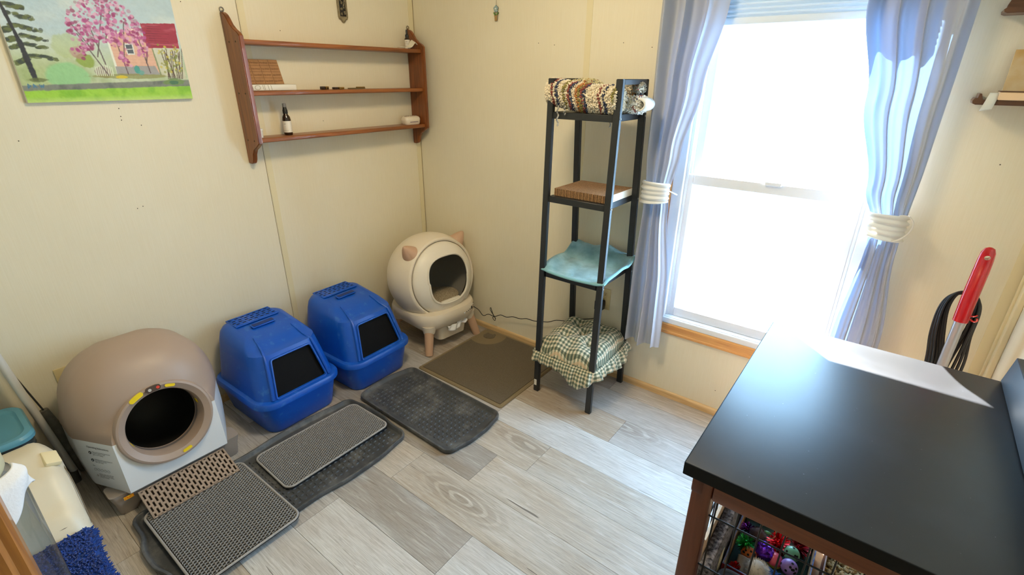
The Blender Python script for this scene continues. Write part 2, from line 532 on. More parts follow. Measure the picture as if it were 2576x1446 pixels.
# ---- window 1: vinyl double-hung, wood casing, shade
VIN = M('white_vinyl', S(236, 240, 246), 0.35)
OAK = M_wood('oak_casing', S(216, 160, 92), S(186, 124, 62), 0.35, 0, coat=0.2)
OAKZ = M_wood('oak_casing_upright', S(216, 160, 92), S(186, 124, 62), 0.35, 2, coat=0.2)
PANE = M_glass('window_glass', (0.97, 0.99, 1.0, 1), 0.05)
bm = bmesh.new()
for a in ((WX0, 1.640, WZ0, WZ1), (2.300, WX1, WZ0, WZ1), (1.640, 2.300, WZ0, 0.440), (1.640, 2.300, 1.90, WZ1)):
    bb(bm, a[0], a[1], -0.004, 0.11, a[2], a[3], 0.003, 1)
for x0, x1 in ((1.640, 1.652), (2.288, 2.300)):        # tracks
    bb(bm, x0, x1, 0.045, 0.055, 0.44, 1.90); bb(bm, x0, x1, 0.012, 0.020, 0.44, 1.90)
win = ob('window_1', bm, VIN, smooth=False, kind='structure', label='white vinyl double-hung window between the two blue curtains', cat='window')
def sash(name, x0, x1, z0, z1, y0, y1, st, top, bot):
    bm = bmesh.new()
    bb(bm, x0, x0+st, y0, y1, z0, z1, 0.003, 1); bb(bm, x1-st, x1, y0, y1, z0, z1, 0.003, 1)
    bb(bm, x0+st, x1-st, y0, y1, z0, z0+bot, 0.003, 1); bb(bm, x0+st, x1-st, y0, y1, z1-top, z1, 0.003, 1)
    s = ob(name, bm, VIN, win, smooth=False)
    bm = bmesh.new(); ym = (y0+y1)/2; bb(bm, x0+st, x1-st, ym-0.002, ym+0.002, z0+bot, z1-top)
    ob('pane', bm, PANE, s, smooth=False)
sash('lower_sash', 1.640, 2.300, 0.440, 1.108, 0.018, 0.044, 0.034, 0.044, 0.045)
sash('upper_sash', 1.652, 2.288, 1.070, 1.90, 0.054, 0.078, 0.036, 0.040, 0.040)
bm = bmesh.new(); bb(bm, 1.60, 2.335, -0.012, 0.018, 0.405, 0.434, 0.004); ob('sill', bm, VIN, win, smooth=False)
bm = bmesh.new(); bb(bm, 1.955, 2.015, 0.006, 0.020, 1.10, 1.115, 0.003); ob('sash_lock', bm, VIN, win, smooth=False)
def casing(bm, fn, t0, t1):
    prof = [(0, 0), (0.009, 0), (0.013, 0.006), (0.013, 0.012), (0.010, 0.016), (0.012, 0.030), (0.016, 0.040), (0.017, 0.050), (0.013, 0.056), (0, 0.056)]
    prism(bm, prof, fn, t0, t1)
bm = bmesh.new(); casing(bm, lambda a, b, t: Vector((t, -a, 0.350+b)), 1.536, 2.401); ob('casing', bm, OAK, win, angle=25)
bm = bmesh.new(); casing(bm, lambda a, b, t: Vector((1.536+b, -a, t)), 0.405, 2.005); ob('casing', bm, OAKZ, win, angle=25)
bm = bmesh.new(); casing(bm, lambda a, b, t: Vector((2.401-b, -a, t)), 0.405, 2.005); ob('casing', bm, OAKZ, win, angle=25)
bm = bmesh.new(); casing(bm, lambda a, b, t: Vector((t, -a, 2.005-b)), 1.592, 2.345); ob('casing', bm, OAK, win, angle=25)
# raised cellular shade
sh = thing('window_shade', 'raised white cellular shade at the top of the window', 'window shade', (1.985, -0.01, 1.66))
SHADE = M_cloth('shade_white', S(228, 234, 238), S(230, 238, 244), 0.06)
bm = bmesh.new(); bb(bm, 1.658, 2.284, -0.020, 0.014, 1.852, 1.896, 0.004); ob('headrail', bm, SHADE, sh)
for k in range(10):
    z = 1.698+0.016*k
    bm = bmesh.new()
    prism(bm, [(-0.016, 0), (-0.005, 0.0076), (0.012, 0.0076), (0.016, 0), (0.012, -0.0076), (-0.005, -0.0076)], lambda a, b, t, z=z: Vector((t, a-0.003, z+b)), 1.660, 2.282)
    ob('cell_fold', bm, M_cloth('shade_cell', S(222, 232, 240), S(230, 240, 246), 0.10), sh, smooth=False)
bm = bmesh.new(); bb(bm, 1.658, 2.284, -0.018, 0.012, 1.666, 1.690, 0.004); ob('bottom_rail', bm, SHADE, sh)

# ---- curtains
CURT = M_cloth('blue_curtain_cloth', S(182, 186, 198), S(104, 138, 182), 0.13)
ROD = M('rod_metal', S(120, 112, 104), 0.35, 0.9)
def curtain(name, label, left, right, amp, folds, z0, z1, ymid, phase, tie_z):
    t = thing(name, label, 'curtain', ((left[0][1]+right[0][1])/2, ymid, z0), group='tied-back blue curtains')
    bm = bmesh.new()
    wob = [rng.uniform(-0.25, 0.25) for _ in range(40)]
    def f(u, v):
        z = z0+(z1-z0)*v
        L_, R_ = lerp_tab(left, z), lerp_tab(right, z)
        a = lerp_tab(amp, z)
        ph = 2*math.pi*folds*u+phase+0.7*math.sin(2.1*z+6*u)
        s = math.sin(ph)+0.35*math.sin(2.3*ph+1.0+0.8*z)
        x = L_+(R_-L_)*(u+0.018*math.cos(ph)/max(0.3, folds/5.0))
        y = ymid-a*s*(0.75+0.25*math.sin(3*u+phase)) - 0.012*math.exp(-((z-tie_z)/0.05)**2)*0
        z += 0.004*math.sin(9*u+phase)*(1-v)
        return Vector((x, y, z))
    surf(bm, f, 150, 110)
    ob('panel', bm, CURT, t, angle=180)
    bm = bmesh.new()
    def hem(u, v):
        p = f(u, 0.045*v); p.y -= 0.0022; return p
    surf(bm, hem, 150, 6)
    ob('hem', bm, CURT, t, angle=180)
    return f
fl = curtain('curtain', 'blue-grey curtain left of the window beside the black ladder shelf',
    [(0.30, 1.492), (0.60, 1.494), (0.95, 1.507), (1.03, 1.508), (1.2, 1.497), (1.75, 1.484), (1.95, 1.480)],
    [(0.30, 1.655), (0.60, 1.650), (0.95, 1.612), (1.03, 1.606), (1.2, 1.632), (1.45, 1.680), (1.75, 1.735), (1.95, 1.77)],
    [(0.30, 0.024), (0.7, 0.021), (1.03, 0.014), (1.3, 0.022), (1.95, 0.032)], 2.6, 0.295, 2.02, -0.080, 0.9, 1.03)
fr = curtain('curtain', 'blue curtain right of the window, reaching down behind the black table',
    [(0.25, 2.285), (0.60, 2.312), (0.95, 2.335), (1.03, 2.330), (1.15, 2.290), (1.43, 2.222), (1.71, 2.160), (1.95, 2.12)],
    [(0.25, 2.470), (0.60, 2.458), (0.95, 2.420), (1.03, 2.418), (1.25, 2.424), (1.71, 2.428), (1.95, 2.43)],
    [(0.25, 0.026), (0.7, 0.022), (1.03, 0.014), (1.3, 0.024), (1.95, 0.034)], 3.3, 0.25, 2.02, -0.085, 2.2, 1.03)
t = thing('curtain_rod', 'thin metal curtain rod above the window', 'curtain rod', (1.98, -0.08, 2.03))
bm = bmesh.new(); cyl(bm, (1.40, -0.08, 2.030), (2.56, -0.08, 2.030), 0.008); ob('rod', bm, ROD, t)
for x in (1.42, 2.54):
    bm = bmesh.new(); bb(bm, x-0.008, x+0.008, -0.085, 0.0, 2.016, 2.022); bb(bm, x-0.012, x+0.012, -0.004, 0.0, 1.99, 2.06); ob('bracket', bm, ROD, t, smooth=False)
# tie-backs: pleated white cloth with elastic loops
TIE = M_cloth('tie_white_cloth', S(240, 236, 228), S(250, 244, 232), 0.25)
def tieback(name, label, cx, rx, z0, z1, ymid, side, loops):
    t = thing(name, label, 'tieback', (cx, ymid, z0), group='white cloth tiebacks')
    bm = bmesh.new()
    h = z1-z0
    def f(u, v):
        a = math.radians(200)+math.radians(235)*u if side > 0 else math.radians(105)+math.radians(235)*u
        pin = 1-0.22*math.sin(math.pi*u)**0.6 if loops else 1-0.25*math.sin(math.pi*(1-u))
        z = (z0+z1)/2+(v-0.5)*h*(1.12 if not loops else 1.0)*(0.82+0.25*(1-pin)*0+0.18*math.cos(math.pi*(u-0.5))) - 0.012*(u-0.5)*side
        pl = 0.0032*math.sin(v*2*math.pi*4.5+1.2*u)+0.0018*math.sin(v*17+u*5)
        ry = 0.046
        return Vector((cx+(rx+pl+0.004)*math.cos(a), ymid+(ry+pl)*math.sin(a), z))
    surf(bm, f, 40, 46)
    solid(ob('cloth_band', bm, TIE, t, angle=180), 0.0015, 0)
    if loops:
        for zz, dz in ((z1-0.004, 0.0), (z0+0.006, 0.0)):
            pass
        bm = bmesh.new()
        pts = []
        for i in range(25):
            a = i/24
            ang = math.pi*(a-0.5)
            pts.append((cx+rx*0.55+0.042*math.cos(ang)+0.0, ymid-0.048+0.012*math.cos(ang), (z0+z1)/2+0.004+0.043*math.sin(ang)+0.012*math.cos(ang)))
        tube(bm, pts, 0.0026, 6); ob('elastic_loop', bm, TIE, t)
    else:
        bm = bmesh.new()
        tube(bm, [(cx+rx*0.8, ymid-0.02, (z0+z1)/2+0.02), (cx+rx*1.25, ymid+0.0, (z0+z1)/2+0.005), (cx+rx*1.2, ymid+0.05, (z0+z1)/2-0.01)], 0.003, 6); ob('elastic_loop', bm, TIE, t)
tieback('curtain_tieback', 'crumpled white cloth tieback around the curtain beside the ladder shelf', 1.556, 0.060, 0.990, 1.075, -0.080, -1, False)
tieback('curtain_tieback', 'pleated white cloth tieback with elastic loop around the curtain behind the table', 2.366, 0.056, 0.990, 1.078, -0.085, 1, True)
# ---- ceiling light (above the frame)
t = thing('ceiling_light', 'round frosted ceiling light above the room', 'ceiling light', (1.35, -1.20, RZ))
bm = bmesh.new(); cyl(bm, (1.35, -1.20, RZ-0.025), (1.35, -1.20, RZ), 0.17, n=32); ob('base_plate', bm, M('lamp_white', S(235, 232, 225), 0.5), t)
m, nt, bs = nodes_of('lamp_glow'); bs.inputs['Emission Color'].default_value = (1.0, 0.80, 0.50, 1); bs.inputs['Emission Strength'].default_value = 76.0
bm = bmesh.new(); lathe(bm, [(0.16, 0), (0.155, -0.03), (0.12, -0.06), (0.06, -0.075), (0, -0.08)], 32, Matrix.Translation((1.35, -1.20, RZ-0.025))); ob('glass_dome', bm, m, t)

# ================================================================== BIG FURNITURE AND APPLIANCES
BLACKP = M('black_powder_coat', S(38, 40, 42), 0.42, 0.0, bump=0.05, bscale=600)
# ---- black ladder shelf
def ladder_shelf():
    t = thing('ladder_shelf', 'tall black metal ladder shelf with four shelves left of the window', 'shelf', (1.312, -0.20, 0))
    XL, XR = 1.147, 1.477
    bw, bt = 0.028, 0.020
    fy = lambda z: -0.365+0.040*(z/1.48)
    by = lambda z: -0.030-0.080*(z/1.48)
    def leg(x, fn, s):
        bm = bmesh.new()
        P = []
        for z in (0.0, 1.48):
            y = fn(z)
            P.append([bm.verts.new((x+a*bw/2, y+b*bt/2, z)) for a, b in ((-1, -1), (1, -1), (1, 1), (-1, 1))])
        for i in range(4):
            j = (i+1) % 4
            bm.faces.new((P[0][i], P[0][j], P[1][j], P[1][i]))
        bm.faces.new(P[0][::-1]); bm.faces.new(P[1])
        bmesh.ops.bevel(bm, geom=list(bm.edges), offset=0.002, segments=2, affect='EDGES')
        return ob('leg', bm, BLACKP, t)
    for x in (XL+bw/2, XR-bw/2):
        l1 = leg(x, fy, 1); leg(x, by, -1)
        bm = bmesh.new(); bb(bm, x-bw/2, x+bw/2, fy(1.47)+bt/2, by(1.47)-bt/2, 1.460, 1.480, 0.002, 1); ob('top_bar', bm, BLACKP, t)
        if x < 1.3:
            bm = bmesh.new(); bb(bm, x-0.010, x+0.004, fy(0.05)-bt/2-0.0012, fy(0.05)-bt/2, 0.035, 0.068); ob('barcode_sticker', bm, M('sticker_white', S(230, 226, 216), 0.6), l1, smooth=False)
    for z in (0.228, 0.655, 1.005, 1.352):
        y0, y1 = fy(z)-0.004, by(z)+0.004
        bm = bmesh.new()
        bb(bm, XL+bw, XR-bw, y0+0.004, y1-0.004, z-0.010, z, 0.002, 1)                  # sheet
        bb(bm, XL+bw-0.002, XR-bw+0.002, y0, y0+0.012, z-0.026, z+0.001, 0.002, 1)      # folded lips
        bb(bm, XL+bw-0.002, XR-bw+0.002, y1-0.012, y1, z-0.026, z+0.001, 0.002, 1)
        bb(bm, XL+bw-0.002, XL+bw+0.008, y0, y1, z-0.026, z+0.001, 0.002, 1)
        bb(bm, XR-bw-0.008, XR-bw+0.002, y0, y1, z-0.026, z+0.001, 0.002, 1)
        sh = ob('shelf_board', bm, BLACKP, t)
        for x, sx in ((XL, -1), (XR, 1)):
            for yy in (fy(z), by(z)):
                bm = bmesh.new(); cyl(bm, (x, yy, z-0.012), (x+sx*0.0025, yy, z-0.012), 0.0045, 0.0035, 10); ob('screw', bm, M('screw_steel', S(150, 150, 150), 0.3, 0.9), sh)
    return t
ladder_shelf()

# ---- wooden wall shelf on the left wall
WSH = M_wood('shelf_wood', S(156, 92, 42), S(112, 60, 24), 0.38, 1, coat=0.25)
WSHZ = M_wood('shelf_wood_upright', S(140, 78, 34), S(100, 52, 20), 0.38, 2, coat=0.25)
def wall_shelf():
    t = thing('wall_shelf', 'brown wooden three-tier wall shelf with curved side boards', 'shelf', (0.0, -0.54, 1.11))
    D = 0.125
    prof = [(0, 1.110), (0.022, 1.108), (0.038, 1.113), (0.048, 1.128), (0.054, 1.150), (0.070, 1.172), (0.098, 1.186), (D, 1.204), (D, 1.628)]
    prof += [(D-0.012, 1.640), (0.088, 1.652), (0.062, 1.672), (0.046, 1.694), (0.034, 1.708), (0.018, 1.716), (0, 1.718)]
    for ya in (-1.052, -0.058):
        bm = bmesh.new(); prism(bm, prof, lambda a, b, s: Vector((a, s, b)), ya, ya+0.020)
        bmesh.ops.recalc_face_normals(bm, faces=bm.faces)
        bmesh.ops.bevel(bm, geom=[e for e in bm.edges if abs(e.verts[0].co.y-e.verts[1].co.y) < 1e-6], offset=0.003, segments=2, affect='EDGES')
        side = ob('side_board', bm, WSHZ, t, angle=35)
        yo = ya if ya < -0.5 else ya+0.02
        sg = -1 if ya < -0.5 else 1
        for z in (1.606, 1.408, 1.214):
            for x in (0.035, 0.09):
                bm = bmesh.new(); cyl(bm, (x, yo, z), (x, yo+sg*0.001, z), 0.0035, n=8); ob('screw_plug', bm, M('plug_dark', S(48, 26, 14), 0.6), side)
        bm = bmesh.new()
        tube(bm, [(0.004+0.0, ya+0.01+0.008*math.cos(a), 1.727+0.008*math.sin(a)) for a in [2*math.pi*i/14 for i in range(14)]], 0.0022, 6, closed=True)
        cyl(bm, (0, ya+0.01, 1.718), (0.006, ya+0.01, 1.722), 0.003, n=8)
        ob('hanging_ring', bm, M('ring_steel', S(150, 140, 124), 0.3, 0.9), side)
    for z in (1.616, 1.418, 1.224):
        bm = bmesh.new(); bb(bm, 0.002, 0.112, -1.033, -0.057, z-0.019, z, 0.005, 3); ob('shelf_board', bm, WSH, t)
wall_shelf()

# ---- big taupe automatic litter box
def big_litter_robot():
    t = thing('automatic_litter_box', 'large taupe and white automatic litter box with round opening and ramp', 'litter box', (0.24, -1.74, 0))
    TAUPE = M('taupe_plastic', S(166, 146, 132), 0.45, bump=0.05, bscale=900)
    WHITE = M('white_plastic', S(232, 234, 236), 0.35)
    FEET = M('foot_grey_plastic', S(150, 138, 128), 0.5)
    cy = -1.74; hw = 0.242
    xb = 0.035
    # outline of a horizontal section: octagon-like with soft back corners
    def outline(xf, w, ch, rb, scale=1.0, cx=0.235):
        pts = []
        n = 6
        def arc(px, py, r, a0, a1):
            for i in range(n+1):
                a = math.radians(a0+(a1-a0)*i/n); pts.append((px+r*math.cos(a), py+r*math.sin(a)))
        fw = 0.168
        cr = 0.012
        # front edge right corner -> right side -> back -> left side -> front left corner
        pts += [(xf, -fw), (xf, -fw*0.5), (xf, 0), (xf, fw*0.5), (xf, fw)]
        pts += [(xf-ch*0.5, (fw+w-0.003)/2), (xf-ch, w-0.003), (xf-ch-0.03, w)]
        arc(xb+rb, w-rb, rb, 90, 180)
        arc(xb+rb, -w+rb, rb, 180, 270)
        pts += [(xf-ch-0.03, -w), (xf-ch, -w+0.003), (xf-ch*0.5, -(fw+w-0.003)/2)]
        return [(cx+(x-cx)*scale, cy+y*scale) for x, y in pts]
    # white lower body
    secs = []
    for z, xf, w, ch in ((0.088, 0.452, hw-0.014, 0.15), (0.096, 0.460, hw-0.008, 0.155), (0.20, 0.455, hw, 0.155), (0.302, 0.447, hw, 0.155)):
        secs.append([Vector((x, y, z)) for x, y in outline(xf, w, ch, 0.11)])
    bm = bmesh.new(); loft(bm, secs)
    body = ob('body', bm, WHITE, t, angle=22)
    # taupe dome
    secs = []
    for i in range(19):
        a = i/18*0.985
        zz = a*0.276
        s = (1-a**2.5)**(1/2.5)
        o1 = outline(0.447, hw+0.002, 0.155, 0.11, 1.0)
        # round plan for the dome: blend octagon into superellipse
        pts = []
        m = len(o1)
        for (x, y) in o1:
            dx, dy = x-0.235, y-cy
            ang = math.atan2(dy/0.244, dx/(0.212 if dx > 0 else 0.20))
            ex = 2.6
            k = (abs(math.cos(ang))**ex+abs(math.sin(ang))**ex)**(-1/ex)
            ax = 0.212 if dx > 0 else 0.20
            px, py = ax*k*math.cos(ang), 0.244*k*math.sin(ang)
            f = smoothstep(0.0, 0.25, a)
            qx, qy = dx*(1-f)+px*f, dy*(1-f)+py*f
            pts.append(Vector((0.235+qx*s, cy+qy*s, 0.302+zz)))
        secs.append(pts)
    bm = bmesh.new(); loft(bm, secs)
    dome = ob('dome', bm, TAUPE, t, angle=30)
    # ring frame tilted back
    tilt = math.radians(9)
    ax = Vector((math.cos(tilt), 0, math.sin(tilt)))
    u = Vector((0, 1, 0)); w_ = ax.cross(u)
    RM = basis((0.425, cy, 0.300), u, w_, ax)
    for part in (body, dome):
        bm = bmesh.new(); cyl(bm, RM @ Vector((0, 0, -0.30)), RM @ Vector((0, 0, 0.20)), 0.150, n=64)
        c = ob('cutter', bm, None); cut(part, c)
    if not body.data.materials: body.data.materials.append(WHITE)
    bm = bmesh.new(); lathe(bm, [(0.150, -0.06), (0.158, -0.02), (0.158, 0.020), (0.153, 0.030), (0.146, 0.032), (0.126, 0.022), (0.122, 0.012), (0.120, -0.055), (0.124, -0.06), (0.150, -0.06)], 64, RM)
    ring = ob('ring_frame', bm, TAUPE, t, angle=35)
    bm = bmesh.new(); lathe(bm, [(0.121, -0.055), (0.142, -0.075), (0.148, -0.15), (0.130, -0.24), (0.07, -0.29), (0, -0.30)], 48, RM)
    ob('inner_drum', bm, M('drum_black', S(26, 24, 23), 0.6), t)
    bm = bmesh.new(); lathe(bm, [(0.1215, -0.052), (0.1185, -0.040), (0.1195, -0.030)], 48, RM); ob('inner_lip', bm, M('lip_grey', S(120, 112, 110), 0.4), ring)
    # button pod and yellow stickers on the ring
    YEL = M('yellow_sticker', S(240, 208, 24), 0.5)
    PODM = M('pod_brown', S(78, 62, 54), 0.35)
    def on_ring(a, r, h):      # a measured from top, clockwise from the front
        return RM @ Vector((r*math.sin(a), -r*math.cos(a)*-1, h))
    def pill(a0, a1, r, wd, h0, h1, mat, name, par):
        bm = bmesh.new()
        pl = []
        n = 14
        for i in range(n+1):
            a = a0+(a1-a0)*i/n
            k = math.sqrt(max(0, 1-(abs(2*i/n-1))**6))
            pl.append((a, wd/2*k))
        top = [(a, r+w) for a, w in pl]+[(a, r-w) for a, w in pl[::-1]]
        prism(bm, top, lambda a, b, s: RM @ Vector((b*math.sin(a), b*math.cos(a), s)), h0, h1)
        return ob(name, bm, mat, par, angle=30)
    U = 1 if (RM @ Vector((0, 1, 0))).z > (RM @ Vector((0, 0, 0))).z else -1
    if U < 0:
        RM.col[0] *= 1; RM.col[1] *= -1
    # viewer sees +y to the right
    pod = pill(-0.21, 0.13, 0.143, 0.021, 0.026, 0.0365, PODM, 'button_pod', ring)
    for a, c in ((-0.12, S(200, 196, 190)), (0.06, S(222, 70, 50))):
        bm = bmesh.new(); p = RM @ Vector((0.143*math.sin(a), 0.143*math.cos(a), 0.0365)); cyl(bm, p, p+ax*0.001, 0.0055, n=14)
        ob('button', bm, M('btn_%d' % int(a*100+50), c, 0.4), ring)
    pill(-0.60, -0.26, 0.146, 0.018, 0.031, 0.0335, YEL, 'warning_sticker', ring)
    pill(0.22, 0.46, 0.139, 0.012, 0.0285, 0.0310, YEL, 'warning_sticker', ring)
    pill(2.80, 3.04, 0.139, 0.013, 0.0285, 0.0310, YEL, 'warning_sticker', ring)
    for a in (-1.95, 1.45):
        bm = bmesh.new()
        pts = [RM @ Vector((0.1205*math.sin(a+d), 0.1205*math.cos(a+d), h)) for d in (-0.07, 0.07) for h in (-0.035, -0.005)]
        q = [bm.verts.new(p) for p in (pts[0], pts[1], pts[3], pts[2])]; bm.faces.new(q)
        solid(ob('warning_sticker', bm, YEL, ring), 0.001, 0)
    # logo on the dome: moulded oval with small cat heads
    LM = M('logo_taupe', S(140, 122, 110), 0.4)
    nrm = Vector((0.42, 0.05, 0.9)).normalized(); e1 = Vector((0, 1, 0)); e1 = (e1-nrm*e1.dot(nrm)).normalized(); e2 = nrm.cross(e1)
    LB = basis((0.305, cy-0.004, 0.5560), e1, e2, nrm)
    bm = bmesh.new(); lathe(bm, [(0.030, -0.008), (0.030, 0.0045), (0.026, 0.0055), (0.0, 0.0055)], 28, LB, 1.0, 0.62); lo = ob('logo', bm, TAUPE, dome)
    bm = bmesh.new(); lathe(bm, [(0.021, 0.004), (0.021, 0.0065), (0.0, 0.0065)], 24, LB, 1.0, 0.6); ob('logo_oval', bm, LM, lo)
    for dx in (-0.016, 0.0, 0.016):
        bm = bmesh.new()
        c = LB @ Vector((dx, 0.004-abs(dx)*0.1, 0.0065)); cyl(bm, c, c+nrm*0.001, 0.0042, n=10)
        for s in (-1, 1):
            p = [LB @ Vector((dx+s*0.0040+d, 0.004+h, 0.007)) for d, h in ((-0.0022, 0.001), (0.0022, 0.001), (s*0.001, 0.0065))]
            bm.faces.new([bm.verts.new(x) for x in p])
        ob('logo_cat_head', bm, M('logo_dark', S(104, 92, 84), 0.5), lo, smooth=False)
    # skirt and feet
    bm = bmesh.new()
    secs = [[Vector((0.235+(x-0.235)*k, cy+(y-cy)*k, z)) for x, y in outline(0.450, hw-0.02, 0.14, 0.10)] for z, k in ((0.060, 0.93), (0.088, 0.995))]
    loft(bm, secs); ob('base_skirt', bm, FEET, t, angle=25)
    for sy in (-1, 1):
        for xx in (0.405, 0.085):
            bm = bmesh.new()
            secs = []
            for z, hx, hy, dx, dy in ((0.0, 0.024, 0.026, 0.0, 0.0), (0.006, 0.027, 0.030, 0, 0), (0.05, 0.034, 0.046, -0.004, -0.012*sy), (0.092, 0.042, 0.075, -0.010, -0.03*sy)):
                secs.append([Vector((xx+dx+px, cy+sy*0.182+dy+py, z)) for px, py in rrect(-hx, hx, -hy, hy, 0.016, 4)])
            loft(bm, secs); ob('foot', bm, FEET, t, angle=35)
    bm = bmesh.new(); box(bm, (0.449, cy-0.176, 0.078), (0.003, 0.03, 0.012)); ob('red_warning_label', bm, M('label_red', S(220, 80, 20), 0.5, col2=S(240, 190, 20), vscale=160), t, smooth=False)
    bm = bmesh.new(); box(bm, (0.412, cy-0.192, 0.078), (0.003, 0.04, 0.012), Matrix.Rotation(math.radians(-64), 3, 'Z')); ob('red_warning_label', bm, YEL, t, smooth=False)
    # ramp with rows of slots
    x0, z0, x1, z1 = 0.455, 0.082, 0.578, 0.036
    L_ = math.hypot(x1-x0, z1-z0); ex = Vector(((x1-x0)/L_, 0, (z1-z0)/L_)); ez = Vector((-ex.z, 0, ex.x)); ey = Vector((0, 1, 0))
    if ez.z < 0: ez = -ez
    RB = basis((x0, cy-0.148, z0), ex, ey, ez)
    wid = 0.296; nc = 22
    bm = bmesh.new()
    cw = wid/nc
    TH = 0.008
    # rails between slot columns and short bridges that leave staggered slots
    for i in range(nc+1):
        y = min(max(i*cw, 0.002), wid-0.002)
        hwid = cw*0.27 if 0 < i < nc else 0.002
        box(bm, RB @ Vector((L_/2, y, -TH/2)), (L_, hwid*2, TH), RB.to_3x3(), 0.0008, 1)
    for i in range(nc):
        y = (i+0.5)*cw
        offs = 0.0 if i % 2 == 0 else 0.0155
        k = -0.0155+offs
        while k < L_+0.01:
            a, b = max(0.0, k-0.0045), min(L_, k+0.0045)
            if b-a > 0.001: box(bm, RB @ Vector(((a+b)/2, y, -TH/2)), (b-a, cw*0.62, TH), RB.to_3x3())
            k += 0.031
    box(bm, RB @ Vector((0.003, wid/2, -TH/2)), (0.006, wid, TH), RB.to_3x3())
    box(bm, RB @ Vector((L_-0.003, wid/2, -TH/2)), (0.006, wid, TH), RB.to_3x3())
    ramp = ob('ramp', bm, M('ramp_taupe', S(158, 138, 122), 0.5), t, smooth=False)
    bm = bmesh.new(); box(bm, RB @ Vector((L_/2, wid/2, -TH-0.006)), (L_-0.004, wid-0.004, 0.003), RB.to_3x3()); ob('ramp_underside', bm, M('ramp_dark', S(70, 60, 52), 0.6), ramp, smooth=False)
    for sy in (0.0, wid):
        bm = bmesh.new(); box(bm, RB @ Vector((L_/2, sy, -TH/2-0.004)), (L_, 0.004, TH+0.008), RB.to_3x3()); ob('ramp_edge', bm, MATS['ramp_taupe'], ramp, smooth=False)
    # printed operating instructions on the left facet
    INK = M('ink_grey', S(84, 84, 88), 0.6)
    def facet_pt(z, s):
        xf = lerp_tab([(0.096, 0.460), (0.20, 0.455), (0.302, 0.447)], z); w = lerp_tab([(0.096, hw-0.008), (0.20, hw), (0.302, hw)], z)
        return Vector((xf-0.155*(1-s), cy-(0.168+(w-0.003-0.168)*(1-s)), z))
    q0, q1, q2 = facet_pt(0.2, 0), facet_pt(0.2, 1), facet_pt(0.30, 0)
    e_x = (q1-q0).normalized(); e_z = (q2-q0).normalized(); n_ = e_x.cross(e_z).normalized(); e_z = n_.cross(e_x).normalized()
    # facet surface sits between the section points; lift print slightly
    FB = lambda a, b: q0+e_x*(a+0.040)+e_z*(b-0.2)+n_*0.0018
    def tx(s, a, b, size, name='printed_text', ink=INK):
        me = text_mesh(s, size, 0.0001)
        place_mesh(me, basis(FB(a, b), e_x, e_z, n_)); ob(name, me, ink, body, smooth=False)
    tx('Operating Instructions', 0.004, 0.276, 0.0105, ink=M('ink_black', S(40, 40, 42), 0.6))
    lines = [(0.258, 0.022, 'Power: press and hold the key for three'), (0.252, 0.022, 'seconds to switch on. Press'), (0.246, 0.022, 'again to pause cleaning.'),
             (0.225, 0.022, 'Clean: press the key once and the drum'), (0.219, 0.022, 'turns. Keep the area clear.'), (0.213, 0.022, 'Wait until it stops.'), (0.196, 0.004, 'Note'),
             (0.160, 0.020, 'Keep dry. Use a damp soft cloth'), (0.155, 0.020, 'on the shell. Do not put hands'), (0.150, 0.020, 'inside while the drum is turning'), (0.145, 0.020, 'or while it is paused.')]
    for z, a, s in lines: tx(s, a, z, 0.0048)
    for z in (0.254, 0.221):
        bm = bmesh.new(); c = FB(0.011, z); cyl(bm, c, c+n_*0.0004, 0.0058, n=16); ob('printed_icon', bm, MATS['ink_black'], body, smooth=False)
        bm = bmesh.new(); c = FB(0.011, z)+n_*0.0003; cyl(bm, c, c+n_*0.0003, 0.0024, n=10); ob('printed_icon', bm, WHITE, body, smooth=False)
    for k in range(5):
        bm = bmesh.new(); c = FB(0.010+0.0145*k, 0.180); tube(bm, [c+e_x*0.0052*math.cos(q)+e_z*0.0052*math.sin(q) for q in [2*math.pi*i/14 for i in range(14)]], 0.0004, 4, closed=True)
        bmesh.ops.recalc_face_normals(bm, faces=bm.faces); ob('printed_icon', bm, INK, body, smooth=False)
    bm = bmesh.new(); c = FB(0.010, 0.153); tube(bm, [c+e_x*0.005*math.cos(q)+e_z*0.005*math.sin(q) for q in [2*math.pi*i/3+math.pi/2 for i in range(3)]], 0.0005, 4, closed=True); ob('printed_icon', bm, INK, body, smooth=False)
big_litter_robot()

